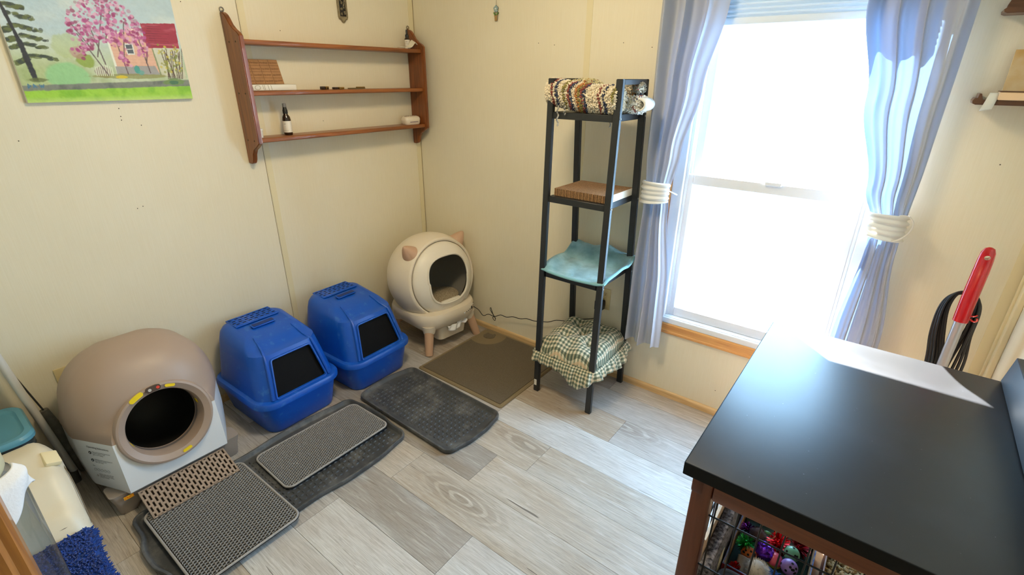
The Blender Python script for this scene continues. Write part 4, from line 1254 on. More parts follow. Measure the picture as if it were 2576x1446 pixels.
# ================================================================== ON THE LADDER SHELF
def yarn_rug():
    t = thing('rag_rug', 'cream shaggy rug with coloured stripes folded on the top of the ladder shelf', 'rug', (1.312, -0.22, 1.352))
    CREAM = S(226, 214, 190); cols = {'r': S(138, 66, 56), 'n': S(58, 66, 92), 'o': S(140, 130, 66), 't': S(186, 126, 66), 'g': S(120, 120, 116)}
    seq = 'c r c n c o c r n c t o r n c c'.split()
    seqw = [0.030, 0.010, 0.012, 0.011, 0.026, 0.012, 0.010, 0.011, 0.012, 0.014, 0.012, 0.012, 0.012, 0.011, 0.010, 0.012]
    def stripe(s):
        acc = 0; s = s % sum(seqw)
        for k, w in zip(seq, seqw):
            acc += w
            if s < acc: return CREAM if k == 'c' else cols[k]
        return CREAM
    V, F, C = [], [], []
    core = bmesh.new()
    r2 = random.Random(3)
    def tuft(p, n, col):
        n = (Vector(n)+Vector((r2.uniform(-.5, .5), r2.uniform(-.5, .5), r2.uniform(-.5, .5)))).normalized()
        u, v = ring_frame(n); L_ = r2.uniform(0.006, 0.010); w = r2.uniform(0.0022, 0.0032)
        b = len(V); k = r2.uniform(0.82, 1.12)
        cc = (min(1, col[0]*k), min(1, col[1]*k), min(1, col[2]*k), 1)
        for h, rr in ((0.0, 0.8), (0.6, 1.15), (1.0, 0.5)):
            for q in range(4):
                a = math.pi/2*q
                V.append(tuple(p+n*(L_*h)+u*(w*rr*math.cos(a))+v*(w*rr*math.sin(a)))); C.append(cc)
        for l in range(2):
            for q in range(4):
                m = (q+1) % 4
                F.append((b+4*l+q, b+4*l+m, b+4*(l+1)+m, b+4*(l+1)+q))
        F.append((b+8, b+9, b+10, b+11))
    def roll(path, ry, rz, n, s0, hue=None):
        P = cat_rom(path, 10)
        secs = []
        for p in P:
            secs.append([Vector((p.x, p.y+ry*math.cos(2*math.pi*k/18), p.z+rz*math.sin(2*math.pi*k/18))) for k in range(18)])
        loft(core, secs)
        for _ in range(n):
            f = r2.random()*(len(P)-1.001); i = int(f); q = P[i].lerp(P[i+1], f-i)
            a = r2.random()*2*math.pi
            d = Vector((0, ry*math.cos(a), rz*math.sin(a))); nn = Vector((0, math.cos(a)/ry, math.sin(a)/rz)).normalized()
            col = hue if hue and r2.random() < 0.75 else stripe(s0+q.x-P[0].x+0.006*math.sin(3*a))
            tuft(q+d, nn, col)
        for e, sg in ((P[0], -1), (P[-1], 1)):
            for _ in range(n//12):
                a = r2.random()*2*math.pi; k = math.sqrt(r2.random())
                tuft(Vector((e.x, e.y+ry*k*math.cos(a), e.z+rz*k*math.sin(a))), (sg, 0, 0), CREAM if not hue else hue)
    roll([(1.140, -0.290, 1.428), (1.22, -0.298, 1.420), (1.32, -0.300, 1.408), (1.452, -0.300, 1.405)], 0.050, 0.048, 5200, 0.0)
    roll([(1.18, -0.185, 1.430), (1.25, -0.185, 1.436), (1.30, -0.18, 1.425)], 0.045, 0.038, 1300, 0.30, S(206, 196, 150))
    roll([(1.30, -0.185, 1.392), (1.40, -0.19, 1.390), (1.50, -0.19, 1.386)], 0.055, 0.028, 1500, 0.15, S(214, 212, 204))
    roll([(1.40, -0.17, 1.432), (1.45, -0.172, 1.440), (1.485, -0.175, 1.446)], 0.030, 0.016, 320, 0.1, S(150, 148, 138))
    ob('folded_cloth', core, M('rug_backing', S(214, 202, 178), 0.9), t, angle=60)
    raw('shaggy_pile', V, F, M_attr('dyed_yarn', 0.9, sheen=0.2), t, C, kind='stuff')
    # open fold at the right end
    bm = bmesh.new()
    pts = []
    for i in range(21):
        a = math.pi*(i/20)-math.pi/2
        pts.append((1.497+0.030*math.cos(a), -0.19, 1.388+0.022*math.sin(a)))
    for i in range(20):
        p, q = Vector(pts[i]), Vector(pts[i+1])
        vv = [bm.verts.new(x) for x in (p+Vector((0, -0.045, 0)), p+Vector((0, 0.045, 0)), q+Vector((0, 0.045, 0)), q+Vector((0, -0.045, 0)))]; bm.faces.new(vv)
    bmesh.ops.remove_doubles(bm, verts=bm.verts, dist=1e-5)
    solid(ob('open_fold', bm, M('rug_fold_white', S(226, 222, 212), 0.9, bump=0.8, bscale=300), t), 0.007, 0)
    # hanging cords
    for x, y, z1 in ((1.205, -0.345, 1.300), (1.318, -0.10, 1.285), (1.238, -0.345, 1.345)):
        bm = bmesh.new(); tube(bm, [(x+0.0035*math.sin(i*1.1), y+0.0035*math.cos(i*1.1), 1.378-(1.378-z1)*i/14) for i in range(15)], 0.0032, 6)
        ob('hanging_cord', bm, M('cord_grey_white', S(150, 146, 138), 0.9, var=0.7, vscale=180), t)
yarn_rug()
# ---- corrugated cardboard scratcher
t = thing('cardboard_scratcher', 'corrugated cardboard scratching pad on the second shelf of the ladder', 'scratching pad', (1.315, -0.20, 1.006))
CARD = M('corrugated_cardboard', S(176, 146, 112), 0.9, var=0.22, vscale=90, bump=0.8, bscale=400)
CARD2 = M('cardboard_layers', S(150, 114, 78), 0.9, var=0.3, vscale=200)
V, F = [], []
x0, x1, y0, y1, z0, z1 = 1.188, 1.448, -0.318, -0.085, 1.0065, 1.038
n = 44
for i in range(n):
    a = x0+(x1-x0)*i/n; w = (x1-x0)/n*0.62
    dy = 0.0018*math.sin(i*2.3); b = len(V)
    for x in (a, a+w):
        for y in (y0+dy, y1):
            for z in (z0, z1): V.append((x, y, z))
    F += [(b, b+1, b+3, b+2), (b+4, b+6, b+7, b+5), (b, b+4, b+5, b+1), (b+2, b+3, b+7, b+6), (b+1, b+5, b+7, b+3), (b, b+2, b+6, b+4)]
raw('corrugated_layers', V, F, CARD2, t, kind='stuff')
bm = bmesh.new(); bb(bm, x0-0.001, x1, y0+0.004, y1, z0, z1-0.0015); ob('worn_top', bm, CARD, t, smooth=False)
bm = bmesh.new(); bb(bm, x1, x1+0.0015, y0, y1, z0, z1-0.001); ob('paper_edge', bm, M('paper_white', S(226, 216, 196), 0.8), t, smooth=False)
# ---- teal quilted pad
def teal_pad():
    t = thing('quilted_pad', 'teal quilted cloth pad crumpled on the third shelf of the ladder', 'pet pad', (1.312, -0.2, 0.657))
    TEAL = M('teal_quilt', S(120, 170, 182), 0.9, var=0.28, vscale=16, bump=0.6, bscale=350, sheen=0.4, col2=S(150, 196, 206))
    def f(u, v):
        x = 1.158+0.322*u; y = -0.352+0.300*v
        z = 0.665+0.060*smoothstep(0.62, 1.0, v)*(1-0.35*smoothstep(0.55, 1, u))+0.012*math.sin(6*u+1)*math.sin(4*v)+0.005*math.sin(17*u+5*v)
        z += 0.020*smoothstep(0.18, 0.0, u)*(0.4+0.6*v)
        z += 0.030*smoothstep(0.85, 1.0, u)*(1-abs(v-0.45))
        z -= 0.010*smoothstep(0.10, 0.0, v)
        y -= 0.020*math.sin(math.pi*u)*(1-v)
        x += 0.018*smoothstep(0.7, 1, u)*math.sin(3*v)
        return Vector((x, y, max(z, 0.662)))
    bm = bmesh.new(); surf(bm, f, 60, 54); solid(ob('pad', bm, TEAL, t, angle=180), 0.012, 0)
    bm = bmesh.new(); E = [f(u/30, 0) for u in range(31)]+[f(1, v/30) for v in range(1, 31)]+[f(1-u/30, 1) for u in range(1, 31)]+[f(0, 1-v/30) for v in range(1, 30)]
    tube(bm, E, 0.0062, 8, closed=True); ob('edge_piping', bm, M('teal_piping', S(132, 184, 194), 0.85), t)
teal_pad()
# ---- plaid cushion with ruffle
def M_plaid():
    m, nt, bs = nodes_of('green_plaid'); L = nt.links
    uv = add(nt, 'ShaderNodeAttribute', attribute_name='Cloth')
    sp = add(nt, 'ShaderNodeSeparateXYZ'); L.new(uv.outputs['Vector'], sp.inputs[0])
    def mth(op, a, b=None):
        n = add(nt, 'ShaderNodeMath', operation=op)
        for i, v in enumerate((a, b)):
            if v is None: continue
            if isinstance(v, (int, float)): n.inputs[i].default_value = v
            else: L.new(v, n.inputs[i])
        return n.outputs[0]
    def band(ch, per, lo, hi, off=0.0):
        fr = mth('FRACT', mth('ADD', mth('DIVIDE', ch, per), off))
        return mth('MULTIPLY', mth('GREATER_THAN', fr, lo), mth('LESS_THAN', fr, hi))
    P = 0.0185
    g = mth('ADD', band(sp.outputs[0], P, 0.0, 0.5), band(sp.outputs[1], P, 0.0, 0.5))
    th = mth('MAXIMUM', band(sp.outputs[0], P*2, 0.34, 0.42), band(sp.outputs[1], P*2, 0.34, 0.42))
    rp = add(nt, 'ShaderNodeValToRGB'); rp.color_ramp.interpolation = 'CONSTANT'
    e = rp.color_ramp.elements; e[0].color = S(224, 216, 192); e[0].position = 0; e[1].color = S(140, 146, 122); e[1].position = 0.33
    e2 = rp.color_ramp.elements.new(0.8); e2.color = S(82, 92, 76)
    L.new(mth('DIVIDE', g, 2.0), rp.inputs['Fac'])
    mx = add(nt, 'ShaderNodeMix', data_type='RGBA'); L.new(mth('MULTIPLY', th, 0.7), mx.inputs[0]); L.new(rp.outputs['Color'], mx.inputs[6]); mx.inputs[7].default_value = S(206, 176, 140)
    L.new(mx.outputs[2], bs.inputs['Base Color']); bs.inputs['Roughness'].default_value = 0.9
    bs.inputs['Sheen Weight'].default_value = 0.2
    return m
def plaid_cushion():
    t = thing('plaid_cushion', 'green and cream plaid cushion with ruffled edge on the bottom shelf of the ladder', 'cushion', (1.312, -0.205, 0.23))
    PL = M_plaid()
    cx, cy, cz = 1.312, -0.200, 0.240
    def with_uv(o, fn):
        at = o.data.attributes.new('Cloth', 'FLOAT_VECTOR', 'POINT')
        at.data.foreach_set('vector', np.array([fn[i] for i in range(len(o.data.vertices))], dtype=np.float32).ravel())
    H = 0.172
    dim = [(-0.38, -0.36), (0.40, -0.34), (-0.36, 0.40), (0.38, 0.38), (0.02, 0.02)]
    N = 56
    V, F, T = [], [], []
    def top(a, b):
        e = (1-abs(a)**4)*(1-abs(b)**4)
        z = 0.085*max(0, e)**0.42
        for (p, q) in dim:
            d = math.hypot(a-p, b-q)
            z -= 0.044*math.exp(-(d/0.14)**2)
        z += 0.006*math.sin(9*a+2*b)+0.005*math.sin(11*b-3*a)
        return z
    rc = lambda a, b: 1-0.055*(abs(a)*abs(b))**3
    for s in (0, 1):
        o = len(V)
        for i in range(N+1):
            for j in range(N+1):
                a, b = -1+2*i/N, -1+2*j/N
                k = rc(a, b)
                z = top(a, b) if s == 0 else -0.006*((1-abs(a)**6)*(1-abs(b)**6))
                tilt = 0.012*b
                V.append((cx+a*H*k, cy+b*H*k, cz+z+tilt)); T.append((a*H, b*H+0.003*math.sin(8*a), 0))
        for i in range(N):
            for j in range(N):
                p = o+i*(N+1)+j
                F.append((p, p+N+1, p+N+2, p+1) if s == 0 else (p, p+1, p+N+2, p+N+1))
    o = raw('cushion_body', V, F, PL, t, smooth=True); with_uv(o, T)
    # ruffle around the edge
    V, F, T = [], [], []
    per = []
    M_ = 320
    for i in range(M_):
        s = i/M_*8
        k = int(s//2); q = s-2*k-1
        a, b = ((q, -1), (1, q), (-q, 1), (-1, -q))[k]
        kk = rc(a, b); nrm = Vector(((0, -1), (1, 0), (0, 1), (-1, 0))[k])
        cor = abs(q)**6
        d2 = (nrm*(1-0.5*cor)+Vector((a, b)).normalized()*0.8*cor).normalized()
        per.append((cx+a*H*kk, cy+b*H*kk, d2, k, q, 0.012*b))
    NR = 7
    for i, (x, y, d, k, q, tl) in enumerate(per):
        w = 0.056
        if k == 0: w = 0.060+0.055*math.exp(-((q-0.55)/0.38)**2)
        if k == 1: w = 0.058+0.03*math.exp(-((q-0.2)/0.4)**2)
        for j in range(NR+1):
            r = j/NR
            wave = math.sin(i*2*math.pi/10.3)+0.5*math.sin(i*2*math.pi/17+1)
            outw = w*(0.62*r-0.22*r*r)
            droop = -w*(0.25*r+0.55*r*r)*(1.0 if k in (0, 1) else 0.8)
            x2 = x+d.x*outw+(-d.y)*0.006*wave*r; y2 = y+d.y*outw+d.x*0.006*wave*r
            V.append((x2+d.x*0.010*wave*r, min(y2+d.y*0.010*wave*r, -0.006), max(0.004, cz+0.006+tl+droop+0.004*wave*r)))
            T.append((i*0.0053, r*w, 0))
    for i in range(M_):
        l = (i+1) % M_
        for j in range(NR):
            F.append((i*(NR+1)+j, l*(NR+1)+j, l*(NR+1)+j+1, i*(NR+1)+j+1))
    o = raw('ruffle', V, F, PL, t, smooth=True); with_uv(o, T); solid(o, 0.0015, 0)
    for (p, q) in dim[:4]:
        bm = bmesh.new(); sph(bm, (cx+p*H, cy+q*H, cz+top(p, q)+0.012*q+0.002), 0.006, 10, 6, (1, 1, 0.5)); ob('tuft_knot', bm, M('tuft_dark', S(90, 88, 74), 0.9), t)
plaid_cushion()

# ================================================================== ON THE WALL SHELF
WHITEP = M('paper_label', S(232, 226, 214), 0.7)
INKD = M('ink_dark', S(50, 40, 34), 0.7)
def bottle(name, label, loc, prof, mat, cap_prof, cap_mat, lab_z, lab_r, texts, extra=None):
    t = thing(name, label, 'bottle', loc, rotz=math.radians(-40), local=True)
    bm = bmesh.new(); lathe(bm, prof, 28); ob('glass_body', bm, mat, t)
    bm = bmesh.new(); lathe(bm, cap_prof, 24); ob('cap', bm, cap_mat, t)
    bm = bmesh.new(); lathe(bm, [(lab_r, lab_z[0]), (lab_r, lab_z[1])], 28); lb = ob('paper_label', bm, WHITEP, t)
    for s, z, size in texts:
        me = text_mesh(s, size, 0.0001, 'CENTER')
        for v in me.vertices:       # wrap the print round the label
            a = v.co.x/lab_r; zz = v.co.y
            v.co = Vector(((lab_r+0.0004)*math.cos(a-0.35), (lab_r+0.0004)*math.sin(a-0.35), z+zz))
        ob('label_text', me, INKD, lb, smooth=False)
    if extra: extra(t)
AMBER = M('amber_glass', S(40, 22, 12), 0.12, spec=0.6)
BCAP = M('black_cap', S(18, 18, 20), 0.4)
def sprayer(t):
    bm = bmesh.new(); lathe(bm, [(0.0085, 0.122), (0.0085, 0.136), (0.007, 0.138), (0, 0.138)], 20); ob('clear_overcap', bm, M('clear_cap', S(120, 120, 122), 0.15), t)
bottle('spray_bottle', 'tall amber glass spray bottle with white label on the lowest shelf board', (0.060, -0.872, 1.2245),
    [(0, 0.0), (0.017, 0.0), (0.0185, 0.003), (0.0185, 0.068), (0.016, 0.080), (0.010, 0.090), (0.0085, 0.096), (0, 0.096)], AMBER,
    [(0.011, 0.094), (0.011, 0.108), (0.0095, 0.112), (0.0075, 0.124), (0, 0.125)], BCAP, (0.012, 0.062), 0.0188, [('calm', 0.048, 0.006), ('Y', 0.036, 0.005), ('room and linen spray', 0.020, 0.0032)], sprayer)
bottle('dropper_bottle', 'small amber dropper bottle with black bulb at the end of the top shelf board', (0.050, -0.098, 1.6165),
    [(0, 0.0), (0.0135, 0.0), (0.0145, 0.002), (0.0145, 0.048), (0.012, 0.054), (0.008, 0.058), (0, 0.058)], AMBER,
    [(0.0095, 0.056), (0.0095, 0.070), (0.007, 0.072), (0.0055, 0.076), (0.006, 0.088), (0.005, 0.095), (0, 0.097)], BCAP, (0.002, 0.046), 0.0148, [('CBD', 0.034, 0.006), ('pet tincture', 0.025, 0.004), ('- 300 MG -', 0.012, 0.006)])
# twisted white cloth strip
t = thing('cloth_strip', 'white cloth strip curled beside the dropper bottle', 'cloth', (0.08, -0.11, 1.6165))
bm = bmesh.new()
def strip(u, v):
    y = -0.195+0.125*u
    z = 1.622+0.026*smoothstep(0.45, 0.9, u)+0.014*v*smoothstep(0.2, 0.8, u)
    x = 0.108-0.030*v+0.012*math.sin(4*u)
    if u > 0.86: z -= 0.010*(u-0.86)/0.14; 
    return Vector((x, y, z))
surf(bm, strip, 30, 8); solid(ob('strip', bm, M('white_cotton', S(228, 220, 202), 0.9), t), 0.003, 0)
# chocolate-bar card
def choc_card():
    t = thing('cardboard_sign', 'brown cardboard rectangle with handwritten words in a grid leaning on the wall', 'cardboard', (0.03, -0.915, 1.444))
    BR = M('brown_card', S(164, 122, 82), 0.85, var=0.08, vscale=30)
    lean = math.radians(20)
    ey = Vector((0, 1, 0)); ez = Vector((-math.sin(lean), 0, math.cos(lean))); n = ey.cross(ez)
    B = basis((0.046, -1.018, 1.4445), ey, ez, n)
    w, h = 0.172, 0.106
    bm = bmesh.new(); box(bm, B @ Vector((w/2, h/2, -0.0012)), (w, h, 0.0024), B.to_3x3()); card = ob('card', bm, BR, t, smooth=False)
    LN = M('brown_ink', S(92, 58, 36), 0.8)
    for i in range(1, 4):
        bm = bmesh.new(); box(bm, B @ Vector((w*i/4, h/2, 0.0003)), (0.0008, h, 0.0004), B.to_3x3()); ob('drawn_line', bm, LN, card, smooth=False)
        bm = bmesh.new(); box(bm, B @ Vector((w/2, h*i/4, 0.0003)), (w, 0.0008, 0.0004), B.to_3x3()); ob('drawn_line', bm, LN, card, smooth=False)
    me0 = text_mesh('Hersheys', 0.0098, 0.0001)
    for i in range(4):
        for j in range(4):
            o = ob('written_word', me0, LN, card, smooth=False)
            sh = Matrix.Shear('XZ', 4, (0.12, 0)) if False else Matrix.Rotation(math.radians(2-j+i), 4, 'Z')
            o.matrix_basis = Matrix.Translation(-Vector(t.location))*1 @ B @ Matrix.Translation((w*i/4+0.002, h*j/4+0.009, 0.0004)) @ sh
            o.matrix_basis = B @ Matrix.Translation((w*i/4+0.002, h*j/4+0.009, 0.0004)) @ sh
            o.parent = card
    return t
choc_card()
t = thing('flat_case', 'flat white case with gold line drawing under the cardboard sign', 'case', (0.06, -0.91, 1.4185))
bm = bmesh.new(); bb(bm, 0.018, 0.092, -1.022, -0.815, 1.4185, 1.4430, 0.003); ob('case', bm, M('case_white', S(226, 222, 210), 0.35), t)
GOLDI = M('gold_ink', S(120, 100, 50), 0.5)
def line3(name, pts, r, mat, par, closed=False):
    bm = bmesh.new(); tube(bm, pts, r, 5, closed=closed); return ob(name, bm, mat, par)
line3('drawn_line', [(0.0925, -0.995+0.012*math.cos(a), 1.431+0.009*math.sin(a)) for a in [2*math.pi*i/8 for i in range(8)]], 0.0007, GOLDI, t, True)
for y in (-1.015, -0.968, -0.962, -0.945, -0.932):
    line3('drawn_line', [(0.0925, y, 1.421), (0.0925, y-0.004, 1.441)], 0.0007, GOLDI, t)
# little brass pieces
BR_ = M('brass_trinket', S(150, 116, 56), 0.28, 0.85)
DKB = M('dark_trinket', S(46, 28, 18), 0.4)
t = thing('trinket', 'small brass and dark cube trinket, leftmost of three on the middle shelf board', 'trinket', (0.06, -0.655, 1.4185))
bm = bmesh.new(); bb(bm, 0.050, 0.074, -0.672, -0.655, 1.4185, 1.432, 0.002); ob('cube', bm, DKB, t)
bm = bmesh.new(); bb(bm, 0.050, 0.074, -0.653, -0.636, 1.4185, 1.432, 0.002); ob('cube', bm, BR_, t)
for y in (-0.664, -0.645):
    bm = bmesh.new(); bb(bm, 0.0735, 0.0752, y-0.004, y+0.004, 1.421, 1.428); ob('dark_face', bm, DKB, t, smooth=False)
t = thing('trinket', 'pair of small brass blocks, middle of three trinkets on the middle shelf board', 'trinket', (0.06, -0.575, 1.4185))
bm = bmesh.new(); bb(bm, 0.052, 0.074, -0.606, -0.584, 1.4185, 1.428, 0.0015); ob('block', bm, DKB, t)
bm = bmesh.new(); bb(bm, 0.052, 0.074, -0.578, -0.550, 1.4185, 1.428, 0.0015); ob('block', bm, BR_, t)
t = thing('pocket_knife', 'flat brass-edged folding knife, rightmost of three trinkets on the middle shelf board', 'knife', (0.06, -0.475, 1.4185))
bm = bmesh.new(); bb(bm, 0.055, 0.070, -0.520, -0.420, 1.4185, 1.424, 0.0025); ob('handle', bm, M('knife_olive', S(112, 92, 52), 0.4), t)
bm = bmesh.new(); bb(bm, 0.056, 0.069, -0.470, -0.422, 1.424, 1.4285, 0.0015); ob('bolster', bm, BR_, t)
# patterned tin box
t = thing('trinket_box', 'small white rounded box with dark pattern at the right end of the lowest shelf board', 'box', (0.06, -0.122, 1.2245))
TINW = M('tin_cream', S(232, 220, 200), 0.35)
bm = bmesh.new(); loft(bm, [[Vector((0.062+px, -0.122+py, z)) for px, py in rrect(-hx, hx, -hy, hy, 0.018, 5)] for z, hx, hy in ((1.2245, 0.026, 0.050), (1.230, 0.028, 0.054), (1.246, 0.029, 0.055))]); ob('box_body', bm, TINW, t, angle=50)
bm = bmesh.new(); loft(bm, [[Vector((0.062+px, -0.122+py, z)) for px, py in rrect(-hx, hx, -hy, hy, 0.018, 5)] for z, hx, hy in ((1.2465, 0.0295, 0.0555), (1.256, 0.029, 0.055), (1.266, 0.024, 0.050), (1.270, 0.014, 0.040))]); lid = ob('lid', bm, TINW, t, angle=50)
r3 = random.Random(11)
for k in range(26):
    y = -0.122+r3.uniform(-0.042, 0.042); x = 0.062+r3.uniform(0.0, 0.02)
    z = 1.2705-0.9*max(0, abs(x-0.062)-0.010)**1.0*0.5
    bm = bmesh.new(); cyl(bm, (x, y, z-0.004), (x, y, z+0.0004), 0.0019, n=6); ob('printed_spot', bm, M('spot_%d' % (k % 3), [S(70, 50, 40), S(120, 60, 50), S(80, 70, 90)][k % 3], 0.5), lid, smooth=False)
bm = bmesh.new(); bb(bm, 0.0905, 0.0918, -0.152, -0.092, 1.237, 1.240); ob('printed_band', bm, M('band_plum', S(86, 50, 84), 0.5), t, smooth=False)
t = thing('clear_jar', 'small clear jar at the left end of the lowest shelf board', 'jar', (0.05, -1.010, 1.2245))
bm = bmesh.new(); lathe(bm, [(0.0, 0.001), (0.013, 0.0), (0.0135, 0.028), (0.013, 0.030)], 20, Matrix.Translation((0.07, -1.012, 1.2245))); ob('jar_body', bm, M('frosted_clear', S(214, 214, 208), 0.25), t)
bm = bmesh.new(); cyl(bm, (0.07, -1.012, 1.2545), (0.07, -1.012, 1.262), 0.0145, n=20); ob('lid', bm, M('lid_white', S(226, 226, 222), 0.4), t)

# ================================================================== WALL DECORATION
# silver embossed plaque on the left wall
def plaque():
    t = thing('wall_plaque', 'narrow silver embossed metal plaque above the wall shelf', 'plaque', (0, -0.462, 1.72))
    PEW = M('pewter', S(150, 140, 118), 0.32, 0.85, var=0.25, vscale=60)
    cy = -0.462; w = 0.026
    pr = [(-w, 1.745), (-w*0.85, 1.735), (-w*0.45, 1.731), (-w*0.25, 1.722), (0, 1.719), (w*0.25, 1.722), (w*0.45, 1.731), (w*0.85, 1.735), (w, 1.745), (w, 1.90), (w*0.5, 1.915), (0, 1.925), (-w*0.5, 1.915), (-w, 1.90)]
    bm = bmesh.new(); prism(bm, pr, lambda a, b, s: Vector((s, cy+a, b)), 0.0, 0.008); ob('plate', bm, PEW, t, smooth=False)
    bm = bmesh.new(); tube(bm, [(0.008, cy+a*0.93, 1.822+(b-1.822)*0.97) for a, b in pr], 0.0022, 6, closed=True); ob('raised_border', bm, PEW, t)
    BLK = M('black_enamel', S(24, 22, 20), 0.5)
    bm = bmesh.new(); bb(bm, 0.008, 0.0088, cy-0.017, cy+0.017, 1.748, 1.90); ob('dark_ground', bm, BLK, t, smooth=False)
    # relief: figures and small houses
    for (dy, z, sx, sz) in ((-0.009, 1.752, 0.010, 0.012), (0.009, 1.757, 0.010, 0.014), (-0.008, 1.775, 0.012, 0.010), (0.006, 1.782, 0.008, 0.020), (0.011, 1.800, 0.006, 0.022), (-0.004, 1.800, 0.010, 0.012), (-0.010, 1.812, 0.006, 0.016), (0.004, 1.830, 0.012, 0.008)):
        bm = bmesh.new(); box(bm, (0.0098, cy+dy, z+sz/2), (0.003, sx, sz), Matrix.Rotation(0.25*math.sin(z*90), 3, 'X'), 0.001, 1)
        q = ob('relief', bm, PEW, t)
        bm = bmesh.new(); bb(bm, 0.0112, 0.0116, cy+dy-sx*0.2, cy+dy+sx*0.2, z+sz*0.3, z+sz*0.6); ob('dark_notch', bm, BLK, q, smooth=False)
    bm = bmesh.new(); tube(bm, [(0.0105, cy-0.014+0.026*s, 1.822+0.010*math.sin(math.pi*s)) for s in [i/10 for i in range(11)]], 0.0018, 6); ob('relief_arch', bm, PEW, t)
plaque()
# glass flower pot ornament
t = thing('flower_ornament', 'tiny hanging glass flower in a pot ornament on the window wall', 'ornament', (0.605, -0.004, 1.735))
LEAD = M('lead_came', S(92, 84, 66), 0.4, 0.7)
def flat_shape(name, pts, mat, y0=-0.008, y1=-0.004):
    bm = bmesh.new(); prism(bm, pts, lambda a, b, s: Vector((0.605+a, s, 1.735+b)), y0, y1); o = ob(name, bm, mat, t, smooth=False)
    bm = bmesh.new(); tube(bm, [(0.605+a, (y0+y1)/2, 1.735+b) for a, b in pts], 0.0011, 5, closed=True); ob('came', bm, LEAD, o)
PETAL = M('petal_glass', S(150, 172, 174), 0.15); LEAF = M('leaf_glass', S(96, 128, 60), 0.2); POTG = M('pot_glass', S(168, 134, 84), 0.2)
for k in range(5):
    a = math.radians(90+72*k); c = (0.009*math.cos(a), 0.052+0.009*math.sin(a))
    flat_shape('petal', [(c[0]+0.0065*math.cos(q), c[1]+0.0065*math.sin(q)) for q in [2*math.pi*i/10 for i in range(10)]], PETAL, -0.008-0.0002*k, -0.004)
bm = bmesh.new(); cyl(bm, (0.605, -0.011, 1.787), (0.605, -0.006, 1.787), 0.0042, n=12); ob('flower_centre', bm, M('pearl', S(216, 222, 216), 0.2), t)
for s in (-1, 1):
    flat_shape('leaf', [(s*0.001, 0.022), (s*0.008, 0.024), (s*0.017, 0.036), (s*0.012, 0.037), (s*0.004, 0.032)], LEAF)
flat_shape('pot', [(-0.007, 0.0), (0.007, 0.0), (0.009, 0.019), (0.0105, 0.020), (0.0105, 0.024), (-0.0105, 0.024), (-0.0105, 0.020), (-0.009, 0.019)], POTG)
bm = bmesh.new(); tube(bm, [(0.605, -0.004, 1.803), (0.6055, -0.003, 1.83), (0.605, -0.002, 1.86)], 0.0006, 5); cyl(bm, (0.605, 0.0, 1.86), (0.605, -0.006, 1.861), 0.0015, n=6); ob('hanging_wire', bm, LEAD, t)

